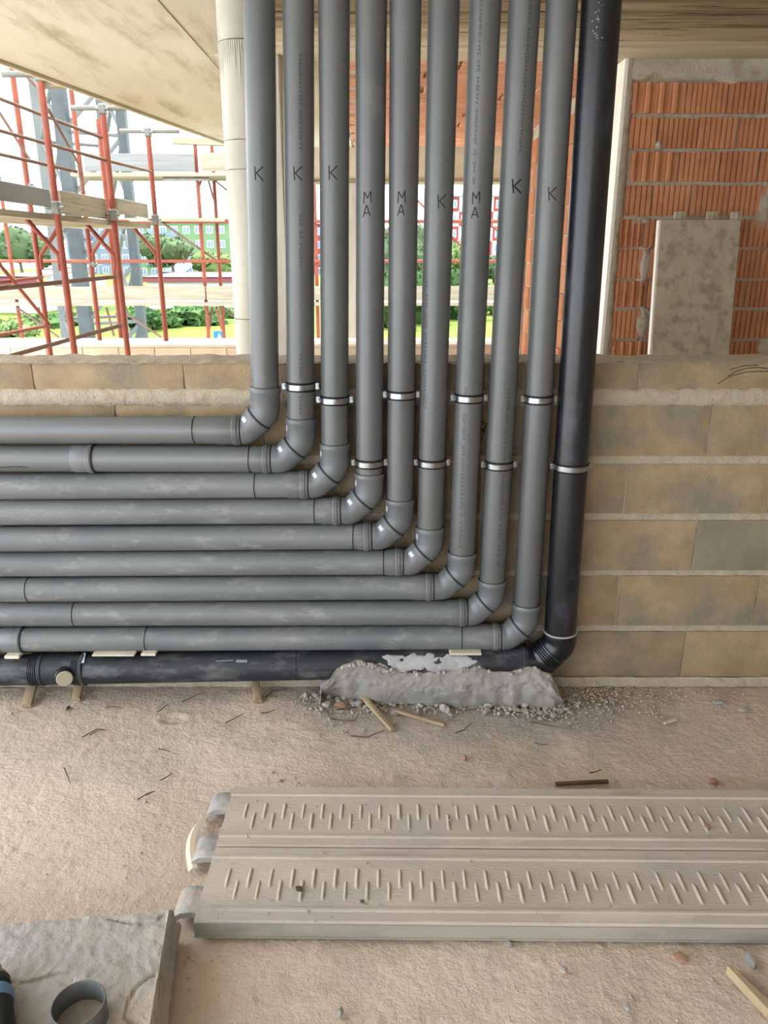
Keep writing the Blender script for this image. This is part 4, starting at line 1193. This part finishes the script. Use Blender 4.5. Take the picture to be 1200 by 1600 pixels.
for k in range(3):
    s0 = pa-dirn*1.4+nrm*(.06+.27*k); s1 = pc+nrm*(.06+.27*k)
    hboard('walkway_board', [(s0.x,s0.y),(s1.x,s1.y),(s1.x+nrm.x*.25,s1.y+nrm.y*.25),(s0.x+nrm.x*.25,s0.y+nrm.y*.25)], zb, .045, 'board', ['innermost walkway board of the near scaffold','middle walkway board of the near scaffold','outermost walkway board of the near scaffold'][k])
# guard rails and diagonals, running beside the posts
def rail(T, name, x0, y0, d0, x1, y1, d1, r, m):
    part_tube(T, name, [PY(x0,y0,CAM.y+d0), PY(x1,y1,CAM.y+d1)], r, m, 10)
o_ = .05
rail(S,'guard_rail',-40,139,6.2+o_,158,215,7.58,.014,'rust')
rail(S,'guard_rail',-40,193,6.2+o_,168,251,7.58,.014,'rust')
rail(S,'guard_rail',168,251,7.6,236,268,8.5,.014,'rust')
rail(S,'guard_rail',-40,232,6.2+o_,120,268,7.1,.014,'rust')
rail(S,'diagonal_brace',-30,130,7.4,47,251,7.66,.014,'rust')
rail(S,'diagonal_brace',76,172,6.6,122,255,8.4,.014,'rust')
rail(S,'guard_rail',-40,455,6.1,186,432,7.7,.019,'rust')
rail(S,'guard_rail',-40,572,6.0,190,508,7.7,.019,'rust')
rail(S,'diagonal_brace',-20,390,6.5,78,508,7.6,.016,'red')
rail(S,'guard_rail',-20,444,6.5,66,433,7.6,.016,'red')
rail(S,'guard_rail',-20,527,6.5,78,508,7.6,.016,'red')
rail(S,'diagonal_brace',42,120,7.6,56,135,7.64,.014,'rust')
rail(S,'diagonal_brace',122,256,8.5,130,300,8.6,.014,'rust')

# ---- far scaffold, parallel to the wall
dF = 11.5
S2 = empty('scaffold', (-2.6,CAM.y+dF,-2.5), 'far orange-red scaffold running across behind the parapet', 'scaffold')
for px in (16,317,342,494):
    a, c = vpost(px, dF+(0 if px != 342 else .55), -2.9, 3.05 if px != 494 else PY(493,258,CAM.y+dF).z)
    part_tube(S2, 'post', [a,c], .026, 'red' if px != 317 else 'red')
for px in (690,905):
    a, c = vpost(px, dF, -2.9, 3.05); part_tube(S2, 'post', [a,c], .026, 'red')
XL, XR = -7.5, 3.2
for (py, r) in ((346,.026),(408,.022)):
    p = PY(300,py,CAM.y+dF-.04); part_tube(S2, 'ledger', [Vector((XL,p.y,p.z)), Vector((XR,p.y,p.z))], r, 'red')
p = PY(300,277,CAM.y+dF-.06); q = PY(255,280,CAM.y+dF-.06); part_tube(S2, 'ledger', [q, Vector((PY(327,278,CAM.y+dF-.06).x, p.y, q.z))], .024, 'galv')
for x in (306,331):
    pass
rail(S2,'knee_brace',308,300,dF,318,272,dF+.2,.014,'rust'); rail(S2,'knee_brace',334,312,dF+.4,323,272,dF+.2,.014,'rust')
rail(S2,'diagonal_brace',246,343,dF-.1,340,408,dF+.1,.016,'rust')
rail(S2,'diagonal_brace',337,283,dF+.3,364,305,dF+.3,.012,'rust')
rail(S2,'diagonal_brace',198,490,dF-.1,252,527,dF-.1,.016,'rust'); rail(S2,'diagonal_brace',26,480,dF-.1,92,527,dF-.1,.016,'rust')
rail(S2,'diagonal_brace',346,478,dF+.3,372,500,dF+.3,.014,'rust')
rail(S2,'knee_brace',324,530,dF,332,480,dF+.2,.018,'rust'); rail(S2,'knee_brace',347,515,dF+.4,338,480,dF+.2,.018,'red')
for x in (60,166,560): rail(S2,'knee_brace',x,480,dF,x+12,525,dF,.018,'rust')
rail(S2,'diagonal_brace',640,300,dF+.2,735,400,dF+.2,.014,'red'); rail(S2,'diagonal_brace',755,345,dF+.2,800,375,dF+.2,.014,'red'); rail(S2,'diagonal_brace',560,335,dF,640,380,dF,.014,'rust')
def fboard(name, x0, x1, yt, yb2, d, th, m, label):
    p = PY(x0,yt,CAM.y+d); q = PY(x1,yt,CAM.y+d); r_ = PY(x0,yb2,CAM.y+d)
    b = MB(); b.bbox(((p.x+q.x)/2, p.y, (p.z+r_.z)/2), (Vector((1,0,0)),Vector((0,1,0)),Z_), ((q.x-p.x)/2, th/2, (p.z-r_.z)/2), .004); lay(name, b, m, label, 'board')
fboard('toe_board',130,303,240,268,dF-.1,.03,'board_grey','long grey upper toe board of the far scaffold')
fboard('toe_board',313,430,239,268,dF-.1,.03,'board','short tan upper toe board of the far scaffold beside the column')
fboard('toe_board',-60,150,448,468,dF-.1,.03,'board','lower toe board of the far scaffold at the left')
fboard('toe_board',152,320,447,468,dF-.1,.03,'board','lower toe board of the far scaffold in the middle')
fboard('toe_board',322,860,447,469,dF-.1,.03,'board','lower toe board of the far scaffold behind the pipes')
for (py,lb,x0,x1) in ((272,'upper walkway board of the far scaffold',110,430),(475,'lower walkway board of the far scaffold',-60,860),(343,'thin mid-height board of the far scaffold',185,350)):
    p = PY(x0,py,CAM.y+dF-.15); q = PY(x1,py,CAM.y+dF-.15)
    hboard('walkway_board', [(p.x,p.y),(q.x,p.y),(q.x,p.y+.75),(p.x,p.y+.75)], p.z+.02, .045, 'board', lb)
# transoms poking out under the soffit
def beamlet(x0,y0,x1,y1,d,label):
    p = PY(x0,y0,CAM.y+d); q = PY(x1,y1,CAM.y+d); b = MB()
    b.bbox((p+q)/2, ((q-p).normalized(), Vector((0,1,0)), Z_), ((q-p).length/2,.05,.04), .004); lay('timber_bearer', b, 'board', label, 'timber')
beamlet(62,129,118,127,6.6,'timber bearer on the nearest scaffold post under the slab')
beamlet(270,220,365,224,dF,'timber bearer on the far scaffold under the slab tip')

# ---- lattice mast
GZ = -3.5
Tm = empty('lattice_mast', (PY(150,400,CAM.y+14).x, CAM.y+14, GZ), 'grey lattice steel mast behind the scaffold', 'mast')
legs = {}
for key,(px,d,wd_,m) in {'a':(88,14.0,.14,'tower_pale'),'b':(122,12.9,.19,'tower'),'c':(182,14.6,.13,'tower_pale'),'d':(211,13.4,.14,'tower')}.items():
    X = (px-600)/(F/math.cos(TH))*d; legs[key] = (X, CAM.y+d)
    b = MB(); b.box((X-wd_/2,CAM.y+d-wd_/2,GZ),(X+wd_/2,CAM.y+d+wd_/2,5.2)); b.build('leg', M[m], Tm)
def brace(a,c,z0,z1,r=.035):
    b = MB(); b.tube([Vector((*legs[a],z0)),Vector((*legs[c],z1))], r, 6); b.build('lattice_brace', M['tower_pale'], Tm)
z = -3.3
while z < 4.4:
    for a,c in (('a','b'),('c','d'),('b','d')):
        brace(a,c,z,z+.95); 
        if (a,c) != ('b','d'): brace(c,a,z,z+.95)
    brace('b','d',z,z,.03); brace('a','c',z,z,.03)
    z += .95

# ================================================================== BACKGROUND
b = MB()
def gr(u, v):
    x = -160+320*u; y = 10+260*v*v
    return (x, y, GZ+.25*fbm((x,y,0),.15,3)+(0 if v < .4 else (v-.4)*1.5))
b.grid(90, 90, gr); g = b.build('ground', M['grass']); tag(g, 'sunlit meadow beyond the building', kind='structure')
def tree(px, d, ztop, w_, h_, m, label, trunk=True, n=1400, leaf=.35, seed=0, name='tree', cat='tree', group='trees beyond the site'):
    X = (px-600)/(F/math.cos(TH))*d; Y = CAM.y+d; rnd = random.Random(seed)
    T = empty(name, (X,Y,GZ), label, cat, group)
    if trunk:
        b = MB(); zt = ztop-h_*.6; pts = [Vector((X,Y,GZ-.1)),Vector((X+.1,Y,GZ+(zt-GZ)*.5)),Vector((X-.05,Y,zt))]
        b.tube(pts, [.25,.2,.16], 8)
        for k in range(4):
            an = k*1.6+seed; b.tube([pts[1].lerp(pts[2],.4+.1*k), Vector((X+math.cos(an)*w_*.3,Y+math.sin(an)*w_*.3,zt+h_*.2))], [.12,.05], 6)
        b.build('trunk', M['bark'], T)
    b = MB()
    lobes = [(rnd.uniform(-.33,.33)*w_, rnd.uniform(-.33,.33)*w_, rnd.uniform(-.22,.12)*h_, rnd.uniform(.22,.36)) for _ in range(9)]
    for (lx,ly,lz,lr) in lobes:
        b.blob((X+lx,Y+ly,ztop-h_*.5+lz), 1, 2, .3, 2.2, (lr*w_*.8,lr*w_*.8,lr*h_*.95), seed=lx)
    for k in range(n):
        lx,ly,lz,lr = rnd.choice(lobes)
        v = Vector((rnd.gauss(0,1),rnd.gauss(0,1),rnd.gauss(0,1))).normalized()*rnd.uniform(.85,1.1)
        c = Vector((X+lx+v.x*lr*w_*.85, Y+ly+v.y*lr*w_*.85, ztop-h_*.5+lz+v.z*lr*h_))
        c.z = max(c.z, GZ+.02)
        a1 = Vector((rnd.gauss(0,1),rnd.gauss(0,1),rnd.gauss(0,1))).normalized(); a2 = a1.orthogonal().normalized()
        s = leaf*rnd.uniform(.5,1.1)
        b.add([c+a1*s, c+a2*s*.6, c-a1*s, c-a2*s*.6], [(0,1,2,3)])
    b.build('crown', M[m], T)
def zat(px, py, d): return PY(px, py, CAM.y+d).z
tree(268,94,zat(268,358,94),6.8,4.2,'leaf1','broad umbrella pine behind the scaffold, before the green building',seed=1)
tree(30,96,zat(30,345,96),7.5,5.5,'leaf1','dark pine at the far left behind the scaffold',seed=2)
tree(338,103,zat(338,390,103),7,3.2,'leaf3','pale low tree right of the umbrella pine',trunk=False,seed=3)
tree(612,84,zat(612,345,84),6,6.5,'leaf1','dark tree seen between the fourth and fifth risers',seed=4)
tree(662,92,zat(662,348,92),5.5,6,'leaf1','dark tree seen between the fifth and sixth risers',seed=5)
tree(716,100,zat(716,362,100),5.5,5.5,'leaf3','pale tree seen between the sixth and seventh risers',seed=6)
tree(772,108,zat(772,388,108),6,4.0,'leaf1','low tree below the red and white tower',seed=7)
hd_ = [(70,488,60,4.5,'hedge clump at the left under the lower board'),(228,478,58,4.5,'hedge clump behind the third scaffold post'),(290,476,62,4.8,'dark hedge clump left of the column'),(350,478,67,4.5,'hedge clump beside the column'),
       (610,420,58,3.4,'bright shrub between the fourth and fifth risers'),(660,408,62,3.4,'bright shrub between the fifth and sixth risers'),(716,410,66,3.6,'bright shrub between the sixth and seventh risers'),(770,436,70,3.6,'small pale shrub between the seventh and eighth risers'),(8,490,52,3,'pale bush at the left frame edge')]
for k,(px,py,d,w_,lb) in enumerate(hd_):
    zt = zat(px,py,d); h_ = max(1.6,zt-GZ)
    tree(px,d,zt,w_,h_,'leaf2' if k not in (4,5,6,7,8) else ('leaf3' if k > 6 else 'leaf2'),lb,trunk=False,n=900,leaf=.3,seed=20+k,name='shrub',cat='shrub',group='shrubs at the meadow edge')
def building(name, x0, x1, ytop, d, m, label, rows_, cols, depth=14, y_first=None, storey=3.1, win=(1.3,1.4), roof=None, panel=None):
    p = PY(x0,ytop,CAM.y+d); q = PY(x1,ytop,CAM.y+d); T = empty(name, ((p.x+q.x)/2,p.y,GZ), label, 'building')
    b = MB(); b.box((p.x,p.y,GZ),(q.x,p.y+depth,p.z)); b.build('wall', M[m], T)
    b = MB(); b.box((p.x-.5,p.y-.6,p.z),(q.x+.5,p.y+depth+.5,p.z+.5)); b.build('roof', M[roof or 'bwhite'], T)
    Wd = q.x-p.x
    wm_ = MB(); wm_.box((-win[0]/2-.12,-.08,-win[1]/2-.12),(win[0]/2+.12,.05,win[1]/2+.12)); wme = wm_.mesh('window'); wme.materials.append(M['shutter'])
    pm = MB(); pm.box((-win[0]/2,-.12,-win[1]/2),(-.05,-.06,win[1]/2)); pm.box((.05,-.12,-win[1]/2),(win[0]/2,-.06,win[1]/2)); pme = pm.mesh('pane'); pme.materials.append(M['pane'])
    for r in range(rows_):
        z = p.z-1.7-storey*r
        if z < GZ+1: break
        for c in range(cols):
            x = p.x+Wd*(c+.5)/cols
            if panel and (r+c) % 2 == 0:
                b = MB(); b.box((x-Wd/cols*.5,p.y-.05,z-1.55),(x+Wd/cols*.5,p.y+.05,z+1.5)); b.build('facade_panel', M[panel], T)
            wo = link('window', wme, None, T, loc=(x,p.y,z)); link('pane', pme, None, wo, loc=(x,p.y,z))
        if panel is None:
            b = MB(); b.box((p.x+Wd*.1,p.y-1.2,z-1.5),(p.x+Wd*.42,p.y,z-.5)); b.build('balcony', M['bblue'], T)
building('apartment_block',208,372,347,190,'bgreen','green apartment block with white windows behind the umbrella pine',5,9,roof='roofred')
building('apartment_block',100,200,352,210,'bblue','pale blue-grey block far behind the lattice mast',5,6)
building('apartment_block',700,790,306,185,'bwhite','red and white chequered tower behind the right-hand risers',9,5,panel='bred')
building('apartment_block',470,520,350,200,'bred','reddish block glimpsed between the second and third risers',4,3)
def shed(x0,x1,ye,yb2,d,rise,mr_,mf,label,cat='shed',name='shed'):
    p = PY(x0,ye,CAM.y+d); q = PY(x1,ye,CAM.y+d); T = empty(name, ((p.x+q.x)/2,p.y,GZ), label, cat); zf = PY(x0,yb2,CAM.y+d).z
    b = MB(); b.box((p.x,p.y,zf),(q.x,p.y+.3,p.z)); b.build('fascia', M[mf], T)
    b = MB(); b.box((p.x+.3,p.y+.4,GZ),(q.x-.3,p.y+8,zf+.1)); b.build('wall', M['bwhite'], T)
    b = MB(); b.add([(p.x,p.y,p.z),(q.x,p.y,p.z),(q.x,p.y+12,p.z+rise),(p.x,p.y+12,p.z+rise),(p.x,p.y,p.z-.1),(q.x,p.y,p.z-.1),(q.x,p.y+12,p.z+rise-.1),(p.x,p.y+12,p.z+rise-.1)],[(0,1,2,3),(7,6,5,4),(0,4,5,1),(1,5,6,2),(2,6,7,3),(3,7,4,0)]); b.build('roof', M[mr_], T)
shed(222,375,433,441,78,.25,'roofred','fasciared','long low shed with a dark red fascia behind the lower board')
shed(254,290,425,428,100,1.6,'roofblue','roofblue','blue-roofed shed between the scaffold posts')
shed(64,80,420,432,88,.6,'bwhite','bwhite','white parked trailer at the left behind the scaffold','trailer','trailer')
shed(90,128,418,436,90,.6,'bwhite','bwhite','larger white trailer left of the lattice mast','trailer','trailer')
shed(-20,55,432,446,72,.3,'roofred','fasciared','low red shed at the left frame edge')
# pedestrian crossing sign on its post
sp_ = PY(343,527,CAM.y+44); 
T = empty('road_sign', (sp_.x,sp_.y,GZ), 'small blue square pedestrian sign beside the column', 'sign')
b = MB(); b.cyl(Vector((sp_.x,sp_.y+.05,GZ-.1)), Vector((sp_.x,sp_.y+.05,sp_.z+.35)), .04, 8); b.build('pole', M['galv'], T)
b = MB(); b.box((sp_.x-.32,sp_.y-.02,sp_.z-.28),(sp_.x+.32,sp_.y,sp_.z+.34)); pl = b.build('plate', M['signblue'], T)
b = MB(); b.add([(sp_.x-.2,sp_.y-.03,sp_.z-.2),(sp_.x+.2,sp_.y-.03,sp_.z-.2),(sp_.x,sp_.y-.03,sp_.z+.24)],[(0,1,2)]); b.build('white_triangle', M['shutter'], pl)
